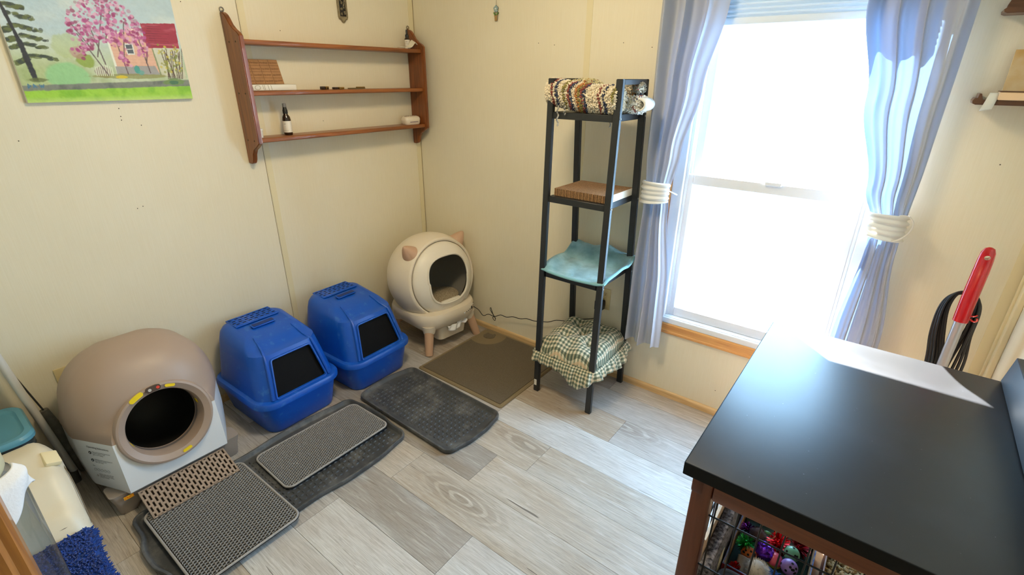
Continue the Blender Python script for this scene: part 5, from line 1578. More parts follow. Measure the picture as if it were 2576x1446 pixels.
# ---- painting on canvas
def painting():
    t = thing('painting', 'unframed canvas painting of pink trees, a house and a green lawn', 'painting', (0.0, -1.485, 1.39))
    y0, y1, z0, z1 = -1.739, -1.231, 1.39, 1.796
    bm = bmesh.new(); bb(bm, 0.0, 0.0172, y0, y1, z0, z1, 0.002, 1); ob('stretched_canvas', bm, M('canvas_edge', S(226, 220, 204), 0.8), t, smooth=False)
    NU, NV = 380, 300
    U, Vv = np.meshgrid(np.linspace(0, 1, NU), np.linspace(0, 1, NV), indexing='ij')
    rs = np.random.RandomState(5)
    def fbm(sx, sy, seed):
        r = np.random.RandomState(seed); out = np.zeros_like(U)
        for o in range(4):
            gx, gy = int(sx*2**o)+2, int(sy*2**o)+2
            g = r.rand(gx+1, gy+1); x = U*(gx-1); y = Vv*(gy-1)
            i = x.astype(int); j = y.astype(int); fx = x-i; fy = y-j
            fx = fx*fx*(3-2*fx); fy = fy*fy*(3-2*fy)
            out += (g[i, j]*(1-fx)*(1-fy)+g[i+1, j]*fx*(1-fy)+g[i, j+1]*(1-fx)*fy+g[i+1, j+1]*fx*fy)/2**o
        return out/1.875
    n1, n2, n3 = fbm(4, 4, 1), fbm(14, 10, 2), fbm(40, 40, 3)
    def col(r, g, b): return np.array(S(r, g, b)[:3])
    I = np.zeros(U.shape+(3,))
    def mixm(m, c):
        nonlocal I
        m = np.clip(m, 0, 1)[..., None]; I = I*(1-m)+np.asarray(c)*m
    sm = lambda a, b, x: np.clip((x-a)/(b-a), 0, 1)**2*(3-2*np.clip((x-a)/(b-a), 0, 1))
    mixm(np.ones_like(U), col(206, 220, 220))
    mixm(sm(0.35, 0.65, n1+0.25*(Vv-0.4)), col(186, 208, 216))
    mixm(sm(0.60, 0.30, Vv)*0.9, col(200, 212, 180))
    mixm(sm(0.45, 0.22, Vv)*sm(0.5, 0.25, U)*0.8, col(176, 192, 132))
    mixm(sm(0.35, 0.65, n2)*sm(0.42, 0.2, Vv)*0.5, col(150, 172, 110))
    def blob(u, v, ru, rv, c, a=1.0, rough=0.35):
        d = np.sqrt(((U-u)/ru)**2+((Vv-v)/rv)**2)+rough*(n3-0.5)+rough*(n2-0.5)
        mixm(sm(1.05, 0.85, d)*a, c)
    def poly(pts, c, a=1.0):
        m = np.ones_like(U, dtype=bool); s = 0
        for (a1, b1), (a2, b2) in zip(pts, pts[1:]+pts[:1]):
            m &= ((a2-a1)*(Vv+0.006*(n3-0.5)-b1)-(b2-b1)*(U-a1)) >= 0
        mixm(m.astype(float)*a, c)
    def line(u0, v0, u1, v1, w, c, a=1.0):
        du, dv = u1-u0, v1-v0; L2 = du*du+dv*dv*0.64+1e-9
        tt = np.clip(((U-u0)*du+(Vv-v0)*dv*0.64)/L2, 0, 1)
        d = np.sqrt((U-u0-tt*du)**2+((Vv-v0-tt*dv)*0.8)**2)
        mixm(sm(w*1.15, w*0.75, d+w*0.6*(n3-0.5))*a, c)
    # far bushes and hill
    blob(0.30, 0.44, 0.09, 0.10, col(178, 196, 128), 0.55)
    blob(0.253, 0.20, 0.125, 0.115, col(150, 204, 146), 0.95, 0.1)
    blob(0.374, 0.33, 0.055, 0.06, col(140, 164, 62), 0.9)
    blob(0.345, 0.39, 0.045, 0.05, col(186, 130, 138), 0.6)
    # house
    poly([(0.543, 0.205), (0.815, 0.225), (0.80, 0.50), (0.711, 0.598), (0.535, 0.53)], col(226, 180, 156), 0.95)
    mixm(((U > 0.54)*(U < 0.80)*(Vv > 0.28)*(Vv < 0.55)*(np.sin(Vv*260) > 0.75))*0.25, col(206, 152, 128))
    line(0.535, 0.53, 0.543, 0.205, 0.007, col(236, 238, 226)); line(0.535, 0.53, 0.711, 0.60, 0.006, col(232, 232, 214))
    poly([(0.536, 0.205), (0.81, 0.220), (0.79, 0.294), (0.536, 0.285)], col(156, 158, 160), 0.95)
    poly([(0.632, 0.385), (0.68, 0.385), (0.682, 0.482), (0.626, 0.474)], col(226, 228, 226)); poly([(0.638, 0.395), (0.674, 0.395), (0.675, 0.470), (0.634, 0.464)], col(84, 92, 102)); line(0.636, 0.43, 0.675, 0.432, 0.003, col(214, 216, 218))
    poly([(0.766, 0.448), (0.985, 0.455), (0.992, 0.668), (0.762, 0.648)], col(158, 42, 66))
    mixm(sm(0.5, 0.7, fbm(6, 30, 9))*((U > 0.766)*(U < 0.985)*(Vv > 0.46)*(Vv < 0.655))*0.6, col(196, 96, 112))
    for k in range(9): line(0.78+0.02*rs.rand(), 0.47+0.02*k, 0.86+0.1*rs.rand(), 0.472+0.02*k, 0.0018, col(104, 20, 44), 0.7)
    poly([(0.815, 0.21), (0.985, 0.18), (0.985, 0.455), (0.80, 0.448)], col(214, 206, 186), 0.55)
    line(0.80, 0.44, 0.815, 0.22, 0.005, col(140, 150, 110))
    # ground: dirt, road, lawn
    blob(0.46, 0.235, 0.05, 0.05, col(150, 132, 122), 0.9); blob(0.62, 0.205, 0.25, 0.022, col(140, 140, 72), 0.8); blob(0.56, 0.198, 0.04, 0.014, col(220, 196, 40), 0.9)
    blob(0.668, 0.262, 0.018, 0.035, col(60, 160, 150), 0.9); blob(0.69, 0.235, 0.02, 0.02, col(90, 170, 160), 0.7)
    for k in range(9): line(0.415+0.012*k, 0.21, 0.418+0.012*k, 0.30-0.006*abs(k-4), 0.003, col(224, 230, 210), 0.9)
    road = 0.137+0.042*U
    mixm(sm(0.0, 0.012, road-Vv+0.01*(n3-0.5)), col(126, 132, 122)); mixm(sm(0.5, 0.75, n2)*sm(0.0, 0.012, road-Vv)*0.7, col(86, 92, 90))
    lawn = 0.095+0.030*U
    mixm(sm(0.0, 0.012, lawn-Vv+0.012*(n3-0.5)), col(158, 208, 66)); mixm(sm(0.45, 0.7, n2)*sm(0.0, 0.02, lawn-Vv)*0.7, col(116, 180, 36)); mixm(sm(0.05, 0.0, Vv)*0.6, col(206, 226, 140))
    # spruce
    DG, OG = col(52, 66, 62), col(98, 110, 62)
    for (a, b, c, d, w) in ((0.052, 0.717, 0.134, 0.70, 0.02), (0.042, 0.655, 0.165, 0.627, 0.022), (0.051, 0.575, 0.187, 0.542, 0.022), (0.07, 0.505, 0.202, 0.471, 0.020), (0.079, 0.445, 0.196, 0.412, 0.018), (0.085, 0.356, 0.229, 0.334, 0.016), (0.04, 0.55, 0.0, 0.53, 0.02), (0.045, 0.48, 0.0, 0.46, 0.022), (0.06, 0.43, 0.005, 0.40, 0.02), (0.07, 0.33, 0.01, 0.30, 0.024), (0.04, 0.78, 0.13, 0.77, 0.02), (0.03, 0.84, 0.10, 0.84, 0.02)):
        for s in range(26):
            f0 = rs.rand(); u = a+(c-a)*f0; v = b+(d-b)*f0
            blob(u, v+0.012-0.022*rs.rand(), 0.020*(1.1-0.5*f0), w*0.55, OG if s % 2 else DG, 0.75, 0.9)
    for (u0, v0, u1, v1, w) in ((0.022, 0.92, 0.033, 0.707, 0.006), (0.033, 0.707, 0.062, 0.462, 0.010), (0.062, 0.462, 0.078, 0.182, 0.016)):
        line(u0, v0, u1, v1, w, col(44, 48, 56))
    blob(0.085, 0.175, 0.05, 0.02, col(96, 108, 60), 0.8, 0.6)
    # pink trees: twigs then blossom dabs
    for (u0, v0, u1, v1) in ((0.484, 0.212, 0.371, 0.537), (0.484, 0.3, 0.45, 0.62), (0.605, 0.223, 0.584, 0.485), (0.605, 0.35, 0.66, 0.65), (0.749, 0.235, 0.722, 0.574), (0.45, 0.36, 0.54, 0.70), (0.43, 0.42, 0.35, 0.62), (0.52, 0.48, 0.60, 0.76), (0.74, 0.32, 0.77, 0.45), (0.74, 0.40, 0.67, 0.60)):
        line(u0, v0, u1, v1, 0.004, col(92, 72, 76), 0.9)
    pinks = [col(186, 88, 150), col(206, 128, 178), col(168, 60, 128), col(222, 168, 200), col(150, 52, 104)]
    for k in range(560):
        if k < 420:
            a = rs.rand()*2*math.pi; r = math.sqrt(rs.rand())
            u, v = 0.545+0.225*r*math.cos(a), 0.665+0.185*r*math.sin(a)-0.10*(abs(math.cos(a))*r)**2
        else:
            cu, cv = ((0.61, 0.36), (0.735, 0.43), (0.58, 0.50), (0.42, 0.47), (0.74, 0.56), (0.37, 0.42))[k % 6]
            u, v = cu+rs.randn()*0.022, cv+rs.randn()*0.035
        q = 0.005+0.010*rs.rand()
        i0, i1 = max(0, int((u-0.05)*NU)), min(NU, int((u+0.05)*NU)); j0, j1 = max(0, int((v-0.06)*NV)), min(NV, int((v+0.06)*NV))
        if i1 <= i0 or j1 <= j0: continue
        d = np.sqrt(((U[i0:i1, j0:j1]-u)/q)**2+((Vv[i0:i1, j0:j1]-v)/(q*1.2))**2)+0.5*(n3[i0:i1, j0:j1]-0.5)
        m = (np.clip((1.1-d)/0.3, 0, 1)*(0.85 if rs.rand() < 0.7 else 0.5))[..., None]
        I[i0:i1, j0:j1] = I[i0:i1, j0:j1]*(1-m)+pinks[rs.randint(5)]*m
    # shrubs on the right
    for k in range(12):
        u = 0.85+0.012*k
        line(0.86+0.009*k, 0.182, u+0.02*rs.randn(), 0.40+0.06*rs.rand(), 0.003, col(84, 60, 44), 0.9)
    for k in range(70):
        u, v = 0.83+0.15*rs.rand(), 0.24+0.24*rs.rand()
        blob(u, v, 0.008, 0.010, [col(150, 150, 56), col(206, 190, 60), col(120, 132, 60)][rs.randint(3)], 0.7, 0.8)
    blob(0.89, 0.155, 0.08, 0.03, col(112, 142, 84), 0.95, 0.6); blob(0.89, 0.150, 0.04, 0.016, col(60, 112, 88), 0.8, 0.6)
    # signature strokes
    for (u0, v0, u1, v1) in ((0.028, 0.112, 0.03, 0.142), (0.03, 0.142, 0.042, 0.130), (0.042, 0.130, 0.028, 0.112), (0.055, 0.114, 0.058, 0.142), (0.058, 0.142, 0.068, 0.128), (0.06, 0.128, 0.072, 0.114), (0.088, 0.14, 0.093, 0.116), (0.093, 0.116, 0.098, 0.132), (0.098, 0.132, 0.103, 0.116), (0.103, 0.116, 0.11, 0.14)):
        line(u0, v0, u1, v1, 0.003, col(60, 120, 160), 0.85)
    I = I*(0.93+0.14*n3[..., None])
    X = 0.0174+0.0012*n3*1.0
    V = np.stack([X, y0+0.0015+(y1-y0-0.003)*U, z0+0.0015+(z1-z0-0.003)*Vv], -1).reshape(-1, 3)
    C = np.concatenate([np.clip(I, 0, 1), np.ones(U.shape+(1,))], -1).reshape(-1, 4)
    idx = np.arange(NU*NV).reshape(NU, NV)
    F = np.stack([idx[:-1, :-1], idx[1:, :-1], idx[1:, 1:], idx[:-1, 1:]], -1).reshape(-1, 4)
    raw('painted_surface', V.tolist(), F.tolist(), M_attr('oil_paint', 0.5), t, C, smooth=True)
painting()

# ================================================================== CRATE TABLE ON THE RIGHT
CWOOD = M_wood('crate_wood', S(112, 60, 34), S(84, 42, 22), 0.42, 0, coat=0.15)
CWOODZ = M_wood('crate_wood_upright', S(104, 54, 32), S(78, 38, 20), 0.42, 2, coat=0.15)
def M_black_top():
    m, nt, bs = nodes_of('black_laminate'); L = nt.links
    geo = add(nt, 'ShaderNodeNewGeometry')
    n1 = add(nt, 'ShaderNodeTexNoise'); n1.inputs['Scale'].default_value = 7; n1.inputs['Detail'].default_value = 8; L.new(geo.outputs['Position'], n1.inputs['Vector'])
    rp = add(nt, 'ShaderNodeValToRGB'); rp.color_ramp.elements[0].position = 0.45; rp.color_ramp.elements[0].color = S(12, 13, 16)
    rp.color_ramp.elements[1].position = 0.8; rp.color_ramp.elements[1].color = S(30, 32, 38); L.new(n1.outputs['Fac'], rp.inputs['Fac'])
    n2 = add(nt, 'ShaderNodeTexNoise'); n2.inputs['Scale'].default_value = 170; n2.inputs['Detail'].default_value = 2; L.new(geo.outputs['Position'], n2.inputs['Vector'])
    r2 = add(nt, 'ShaderNodeValToRGB'); r2.color_ramp.elements[0].position = 0.77; r2.color_ramp.elements[0].color = (0, 0, 0, 1); r2.color_ramp.elements[1].position = 0.80; r2.color_ramp.elements[1].color = (0.5, 0.5, 0.5, 1)
    L.new(n2.outputs['Fac'], r2.inputs['Fac'])
    mx = add(nt, 'ShaderNodeMix', data_type='RGBA'); L.new(r2.outputs['Color'], mx.inputs[0]); L.new(rp.outputs['Color'], mx.inputs[6]); mx.inputs[7].default_value = S(150, 152, 156)
    L.new(mx.outputs[2], bs.inputs['Base Color'])
    rr = add(nt, 'ShaderNodeMapRange'); rr.inputs['To Min'].default_value = 0.40; rr.inputs['To Max'].default_value = 0.46; L.new(n1.outputs['Fac'], rr.inputs['Value']); L.new(rr.outputs[0], bs.inputs['Roughness'])
    bs.inputs['Specular IOR Level'].default_value = 0.68
    return m
BTOP = M_black_top()
def crate_table():
    t = thing('crate_table', 'wood-framed wire pet crate with a glossy black table top and raised back', 'crate table', (2.45, -0.86, 0))
    X0, X1, Y0, Y1 = 2.155, 2.752, -1.275, -0.455
    bm = bmesh.new(); bb(bm, X0, X1-0.002, Y0, Y1, 0.718, 0.750, 0.002, 2); top = ob('table_top', bm, BTOP, t)
    EB = M('edge_shade_black', S(9, 9, 10), 0.6, spec=0.2)  # for strips added front and left: the edges' weak light painted as black
    for a in ((X0, X1-0.002, Y0-0.0012, Y0, 0.7185, 0.7490), (X0-0.0012, X0, Y0, Y1, 0.7185, 0.7490)):
        bm = bmesh.new(); bb(bm, *a); ob('edge_shade_strip', bm, EB, top, smooth=False)
    bm = bmesh.new()
    prism(bm, [(2.712, 0.7505), (2.752, 0.7505), (2.752, 0.826), (2.722, 0.826)], lambda a, b, s: Vector((a, s, b)), Y0, Y1)
    bmesh.ops.recalc_face_normals(bm, faces=bm.faces); bmesh.ops.bevel(bm, geom=list(bm.edges), offset=0.0015, segments=1, affect='EDGES')
    ob('back_rim', bm, BTOP, t, smooth=False)
    # posts with inlaid corner joints
    for x in (2.172, 2.690):
        for y in (-1.252, -0.520):
            bm = bmesh.new(); bb(bm, x, x+0.042, y, y+0.042, 0, 0.700, 0.006, 2); p = ob('post', bm, CWOODZ, t)
            bm = bmesh.new(); bb(bm, x-0.0015, x+0.024, y-0.0015, y+0.02, 0.662, 0.7012, 0.005, 2); ob('corner_joint', bm, M_wood('joint_wood', S(92, 44, 26), S(70, 32, 18), 0.45, 2), p)
    def rail(x0, x1, y0, y1, z0, z1, m=CWOOD):
        bm = bmesh.new(); bb(bm, x0, x1, y0, y1, z0, z1, 0.005, 2); ob('rail', bm, m, t)
    for z0, z1 in ((0.657, 0.702), (0.02, 0.06)):
        rail(2.2145, 2.6895, -1.250, -1.222, z0, z1); rail(2.2145, 2.6895, -0.508, -0.480, z0, z1)
        rail(2.174, 2.200, -1.2095, -0.5205, z0, z1, CWOODZ); rail(2.704, 2.730, -1.2095, -0.5205, z0, z1, CWOODZ)
    bm = bmesh.new(); bb(bm, 2.176, 2.728, -1.246, -0.484, 0.7025, 0.7178); ob('spacer_frame', bm, M('spacer_dark', S(40, 28, 20), 0.7), t, smooth=False)
    bm = bmesh.new(); bb(bm, 2.202, 2.702, -1.220, -0.510, 0.034, 0.042); ob('floor_tray', bm, M('tray_black', S(26, 26, 28), 0.5), t, smooth=False)
    # wire grids
    WIRE = M('black_wire', S(22, 22, 24), 0.4, 0.3)
    bm = bmesh.new(); cyl(bm, (0, 0, 0.055), (0, 0, 0.662), 0.0019, n=8); vw = fin(bm, True, 40); vw.materials.append(WIRE)
    bm = bmesh.new(); cyl(bm, (2.2105, 0, 0), (2.694, 0, 0), 0.0021, n=8); hw = fin(bm, True, 40); hw.materials.append(WIRE)
    bm = bmesh.new(); cyl(bm, (0, -1.212, 0), (0, -0.518, 0), 0.0021, n=8); dw = fin(bm, True, 40); dw.materials.append(WIRE)
    def w(me, loc):
        o = bpy.data.objects.new('wire', me); COL.objects.link(o); o.parent = t; o.location = Vector(loc)-Vector(t.location)
    for y in (-1.236, -0.494):
        for k in range(11): w(vw, (2.226+0.0445*k, y, 0))
        for z in (0.15, 0.30, 0.45, 0.602): w(hw, (0, y+0.003, z))
    for x in (2.187, 2.717):
        for k in range(15): w(vw, (x, -1.186+0.0465*k, 0))
        for z in (0.15, 0.30, 0.45, 0.602): w(dw, (x+0.003, 0, z))
crate_table()
# ---- things kept in the crate
def open_box(name, label, x0, x1, y0, y1, z0, z1, outer, inner, edge, cat='box'):
    t = thing(name, label, cat, ((x0+x1)/2, (y0+y1)/2, z0))
    w = 0.004
    bm = bmesh.new(); bb(bm, x0, x1, y0, y1, z0, z0+w); ob('box_floor', bm, inner, t, smooth=False)
    for a in ((x0, x0+w, y0, y1), (x1-w, x1, y0, y1), (x0+w, x1-w, y0, y0+w), (x0+w, x1-w, y1-w, y1)):
        bm = bmesh.new(); bb(bm, *a, z0+w, z1); s = ob('box_side', bm, outer, t, smooth=False)
        bm = bmesh.new(); bb(bm, a[0]+0.0005, a[1]-0.0005, a[2]+0.0005, a[3]-0.0005, z1, z1+0.002); ob('board_edge', bm, edge, s, smooth=False)
    cx, cy = (x0+x1)/2, (y0+y1)/2
    for (a, b, c, d) in ((x0+w, x0+w+0.001, y0+w, y1-w), (x1-w-0.001, x1-w, y0+w, y1-w), (x0+w, x1-w, y1-w-0.001, y1-w), (x0+w, x1-w, y0+w, y0+w+0.001)):
        bm = bmesh.new(); bb(bm, a, b, c, d, z0+w, z1-0.001); ob('lining', bm, inner, t, smooth=False)
    return t
KRAFT = M('kraft_board', S(176, 140, 96), 0.85, var=0.12, vscale=30)
t = thing('storage_carton', 'closed cardboard carton on the crate floor under the toy box', 'box', (2.45, -0.86, 0.0425))
bm = bmesh.new(); bb(bm, 2.255, 2.655, -1.075, -0.60, 0.0425, 0.190); ob('carton', bm, KRAFT, t, smooth=False)
bm = bmesh.new(); bb(bm, 2.255, 2.655, -0.86, -0.81, 0.190, 0.1906); ob('packing_tape', bm, M('tape_tan', S(190, 160, 110), 0.3), t, smooth=False)
open_box('toy_box', 'red open cardboard box full of cat toys inside the crate', 2.244, 2.438, -1.062, -0.760, 0.1912, 0.300, M('box_red', S(150, 30, 36), 0.45), KRAFT, M('edge_blue_white', S(206, 212, 224), 0.7, var=0.5, vscale=120, col2=S(60, 96, 170)))
open_box('kibble_box', 'dark open box of dry pellets beside the toy box in the crate', 2.462, 2.64, -1.045, -0.780, 0.1912, 0.272, M('box_plum', S(66, 44, 50), 0.5), KRAFT, M('edge_grey', S(190, 180, 180), 0.7))
V, F = [], []
rp_ = random.Random(9)
bm = bmesh.new(); bmesh.ops.create_icosphere(bm, subdivisions=1, radius=1.0); iv = [v.co.copy() for v in bm.verts]; bm.verts.index_update(); fi = [[v.index for v in f.verts] for f in bm.faces]; bm.free()
C = []
for k in range(900):
    c = Vector((rp_.uniform(2.472, 2.630), rp_.uniform(-1.035, -0.79), 0.254+rp_.uniform(-0.006, 0.006)))
    R_ = Matrix.Rotation(rp_.uniform(0, 6.28), 3, 'Z') @ Matrix.Rotation(rp_.uniform(-0.7, 0.7), 3, 'X')
    b = len(V); g = rp_.uniform(0.75, 1.1)
    cc = tuple(min(1, x*g) for x in S(188, 164, 120)[:3])+(1,)
    for v in iv:
        V.append(tuple(c+R_ @ Vector((v.x*0.0075, v.y*0.0048, v.z*0.0042)))); C.append(cc)
    for f in fi: F.append(tuple(b+i for i in f))
raw('pellets', V, F, M_attr('pellet', 0.9), None, C, kind='stuff', label='loose tan pellets filling the dark box in the crate', cat='pellets')
bm = bmesh.new(); bb(bm, 2.467, 2.634, -1.040, -0.785, 0.1958, 0.2478); ob('pellet_bed', bm, M('pellet_bed', S(160, 136, 98), 0.95, var=0.3, vscale=200), bpy.data.objects['pellets'], smooth=False)
# standing scratcher, cream boards, grey bin
t = thing('scratch_board', 'worn dark grey scratching board standing at the left side of the crate', 'scratching board', (2.222, -1.01, 0.0425))
bm = bmesh.new(); bb(bm, 2.212, 2.238, -1.205, -0.80, 0.0425, 0.42, 0.002, 1); ob('board', bm, M('carpet_grey', S(74, 70, 80), 0.95, var=0.6, vscale=120, bump=1.0, bscale=300, col2=S(150, 146, 152)), t)
bm = bmesh.new(); bb(bm, 2.238, 2.2405, -1.09, -1.05, 0.20, 0.345, 0.001, 1); ob('cream_clip', bm, M('cream_clip', S(214, 200, 166), 0.5), t)
t = thing('cardboard_sheet', 'pale cardboard sheet standing against the left wires of the crate', 'cardboard', (2.206, -0.95, 0.0425))
bm = bmesh.new(); bb(bm, 2.2035, 2.2105, -1.17, -0.72, 0.0425, 0.46); ob('sheet', bm, M('pale_card', S(214, 186, 156), 0.85, var=0.1, vscale=20), t, smooth=False)
bm = bmesh.new(); bb(bm, 2.2036, 2.2104, -1.17, -0.72, 0.46, 0.462); ob('cut_edge', bm, WHITEP, t, smooth=False)
t = thing('plastic_bin', 'slate grey rounded plastic bin behind the front wires of the crate', 'bin', (2.262, -1.155, 0.0425))
SLATE = M('slate_plastic', S(90, 98, 116), 0.4)
bm = bmesh.new(); loft(bm, [[Vector((2.287+px, -1.142+py, z)) for px, py in rrect(-hx, hx, -hy, hy, 0.022, 5)] for z, hx, hy in ((0.0425, 0.032, 0.052), (0.29, 0.038, 0.062), (0.305, 0.040, 0.064))]); ob('bin_body', bm, SLATE, t, angle=40)
bm = bmesh.new(); tube(bm, [Vector((2.287+px, -1.142+py, 0.306)) for px, py in rrect(-0.040, 0.040, -0.064, 0.064, 0.024, 5)], 0.004, 6, closed=True); ob('bin_rim', bm, SLATE, t)

# ---- cat toys
def ball(name, label, c, r, col, holes=True, col2=None, cat='toy ball'):
    t = thing(name, label, cat, c, group='cat toys in the red box')
    m = M('ballmat_%s' % label[:18].replace(' ', '_'), col, 0.35)
    bm = bmesh.new(); sph(bm, c, r, 20, 14); ob('shell', bm, m, t)
    if col2:
        bm = bmesh.new(); lathe(bm, [(r*1.01*math.cos(a), r*1.01*math.sin(a)) for a in [math.radians(q) for q in range(-90, 5, 10)]], 20, Matrix.Translation(c)); ob('second_half', bm, M('ballmat2_%s' % label[:14].replace(' ', '_'), col2, 0.35), t)
    if holes:
        r4 = random.Random(len(label))
        for k in range(9):
            d = Vector((r4.uniform(-1, 1), r4.uniform(-1.2, 0.2), r4.uniform(0.0, 1))).normalized()
            bm = bmesh.new(); cyl(bm, Vector(c)+d*(r*0.96), Vector(c)+d*(r*1.012), r*0.16, n=8); ob('hole', bm, M('hole_black', S(20, 16, 18), 0.8), t, smooth=False)
    return t
ball('toy_ball', 'orange rattle ball with round holes in the toy box', (2.291, -0.952, 0.262), 0.0205, S(226, 120, 56))
ball('toy_ball', 'mint green ball with dark print in the toy box', (2.386, -0.892, 0.276), 0.0205, S(120, 190, 150))
ball('toy_ball', 'lilac ball with dark print in the toy box', (2.389, -0.935, 0.270), 0.0215, S(160, 130, 206))
ball('toy_ball', 'pink and yellow two-tone ball in the toy box', (2.352, -0.925, 0.258), 0.0220, S(206, 84, 110), False, S(206, 176, 70))
def foil(name, label, c, r, col, n, L_, cat='foil toy', w=0.0009):
    """crinkled foil or tinsel pom-pom: many thin shiny strips"""
    t = thing(name, label, cat, c, group='cat toys in the red box')
    V, F = [], []; r5 = random.Random(len(label)*3)
    for k in range(n):
        d = Vector((r5.gauss(0, 1), r5.gauss(0, 1), r5.gauss(0, 1))).normalized(); u, v = ring_frame(d)
        a = Vector(c)+d*r*0.2; e = Vector(c)+d*(r*r5.uniform(0.8, 1.0)*L_)
        b = len(V)
        V += [tuple(a-u*w), tuple(a+u*w), tuple(e+u*w+v*0.002), tuple(e-u*w+v*0.002)]; F.append((b, b+1, b+2, b+3))
    m = M('foil_%s' % label[:12].replace(' ', '_'), col, 0.22, 0.85)
    raw('tinsel', V, F, m, t, kind='stuff')
    bm = bmesh.new(); sph(bm, c, r*0.35, 10, 8); ob('core', bm, m, t)
foil('tinsel_pompom', 'green and gold tinsel pompom in the toy box', (2.276, -0.935, 0.276), 0.028, S(60, 190, 90), 240, 1.0)
foil('tinsel_pompom', 'red tinsel strips at the back of the toy box', (2.350, -0.872, 0.272), 0.034, S(200, 20, 30), 200, 1.0, w=0.0016)
foil('tinsel_pompom', 'dark red tinsel clump in the back corner of the toy box', (2.400, -0.850, 0.268), 0.030, S(140, 14, 26), 160, 1.0, w=0.0014)
foil('tinsel_pompom', 'purple tinsel tuft at the left edge of the toy box', (2.268, -0.888, 0.284), 0.022, S(120, 30, 130), 160, 1.0)
foil('tinsel_pompom', 'small red tinsel ball at the front of the toy box', (2.272, -1.010, 0.250), 0.018, S(220, 40, 50), 220, 1.0)
t = thing('foil_ball', 'shiny purple crinkled foil ball in the toy box', 'foil toy', (2.322, -0.925, 0.270), group='cat toys in the red box')
bm = bmesh.new(); bmesh.ops.create_icosphere(bm, subdivisions=3, radius=0.027)
r6 = random.Random(2)
for v in bm.verts: v.co = v.co*(1+r6.uniform(-0.10, 0.08))+Vector((2.322, -0.925, 0.270))
ob('crinkled_foil', bm, M('purple_foil', S(110, 50, 190), 0.18, 0.9), t, smooth=False)
t = thing('pompom', 'fluffy pale grey pompom at the front of the toy box', 'toy', (2.322, -0.995, 0.262), group='cat toys in the red box')
def fluff(t, c, r, col, n):
    V, F = [], []; r5 = random.Random(n)
    for k in range(n):
        d = Vector((r5.gauss(0, 1), r5.gauss(0, 1), r5.gauss(0, 1))).normalized(); u, v = ring_frame(d)
        a = Vector(c)+d*r*0.75; e = Vector(c)+d*r*r5.uniform(0.95, 1.12)+u*0.002*r5.uniform(-1, 1); b = len(V)
        V += [tuple(a-u*0.0008), tuple(a+u*0.0008), tuple(e)]; F.append((b, b+1, b+2))
    m = M('fluff_%d' % n, col, 0.95)
    raw('fur', V, F, m, t, kind='stuff'); bm = bmesh.new(); sph(bm, c, r*0.85, 20, 14); ob('core', bm, m, t)
fluff(t, (2.322, -0.995, 0.262), 0.034, S(190, 186, 178), 1500)
t = thing('pompom', 'fluffy dark brown ball at the back of the toy box', 'toy', (2.294, -0.895, 0.280), group='cat toys in the red box')
fluff(t, (2.296, -0.893, 0.281), 0.026, S(78, 56, 54), 1200)
t = thing('plastic_cup', 'small translucent plastic cup under the orange ball in the toy box', 'cup', (2.287, -0.985, 0.245), group='cat toys in the red box')
bm = bmesh.new(); ax_ = Vector((0.08, 0.75, 0.45)).normalized(); u, v = ring_frame(ax_)
lathe(bm, [(0.0, -0.022), (0.015, -0.022), (0.0195, 0.014), (0.0205, 0.015), (0.0195, 0.016)], 24, basis((2.287, -0.985, 0.252), u, v, ax_)); ob('cup', bm, M('milky_plastic', S(206, 204, 206), 0.3), t)
t = thing('yarn_tangle', 'tangle of blue yarn in the toy box', 'yarn', (2.358, -0.985, 0.25), group='cat toys in the red box')
bm = bmesh.new(); r7 = random.Random(4)
tube(bm, cat_rom([(2.358+0.024*math.cos(k*1.9)*r7.uniform(0.5, 1), -0.978+0.024*math.sin(k*2.3)*r7.uniform(0.5, 1), 0.252+0.012*math.sin(k*1.3)) for k in range(40)], 5), 0.0022, 5); ob('yarn', bm, M('blue_yarn', S(30, 80, 160), 0.8), t)
t = thing('toy_ring', 'pale wire ring with green leaf toy at the back of the toy box', 'toy', (2.316, -0.875, 0.29), group='cat toys in the red box')
bm = bmesh.new(); tube(bm, [(2.318+0.020*math.cos(a), -0.868+0.006*math.sin(a), 0.290+0.020*math.sin(a)) for a in [2*math.pi*i/24 for i in range(24)]], 0.0012, 6, closed=True); ob('ring', bm, M('pale_wire', S(196, 176, 130), 0.5), t)
bm = bmesh.new(); sph(bm, (2.318, -0.868, 0.284), 0.010, 12, 8, (1.0, 0.5, 0.6)); ob('leaf', bm, M('leaf_green_toy', S(70, 130, 80), 0.5), t)
t = thing('toy_bow', 'small bright pink ribbon bow at the right front of the toy box', 'toy', (2.388, -0.985, 0.245), group='cat toys in the red box')
bm = bmesh.new()
for s in (-1, 1): sph(bm, (2.388+s*0.008, -0.972, 0.252), 0.009, 10, 8, (1, 0.6, 0.6))
ob('bow_loops', bm, M('pink_ribbon', S(226, 60, 120), 0.5), t)
bm = bmesh.new(); sph(bm, (2.388, -0.974, 0.253), 0.004, 8, 6); ob('knot', bm, MATS['pink_ribbon'], t)
# toy box filling so nothing hangs in the air
t = thing('felt_scrap', 'dark teal felt scraps filling the bottom of the toy box', 'felt', (2.34, -0.91, 0.1955), group='cat toys in the red box')
bm = bmesh.new()
def felt(u, v): return Vector((2.2505+0.181*u, -1.056+0.290*v, 0.2405+0.007*math.sin(9*u)*math.sin(11*v)))
surf(bm, felt, 24, 24); solid(ob('felt_layer', bm, M('felt_teal', S(60, 92, 92), 0.95), t), 0.040, -1)

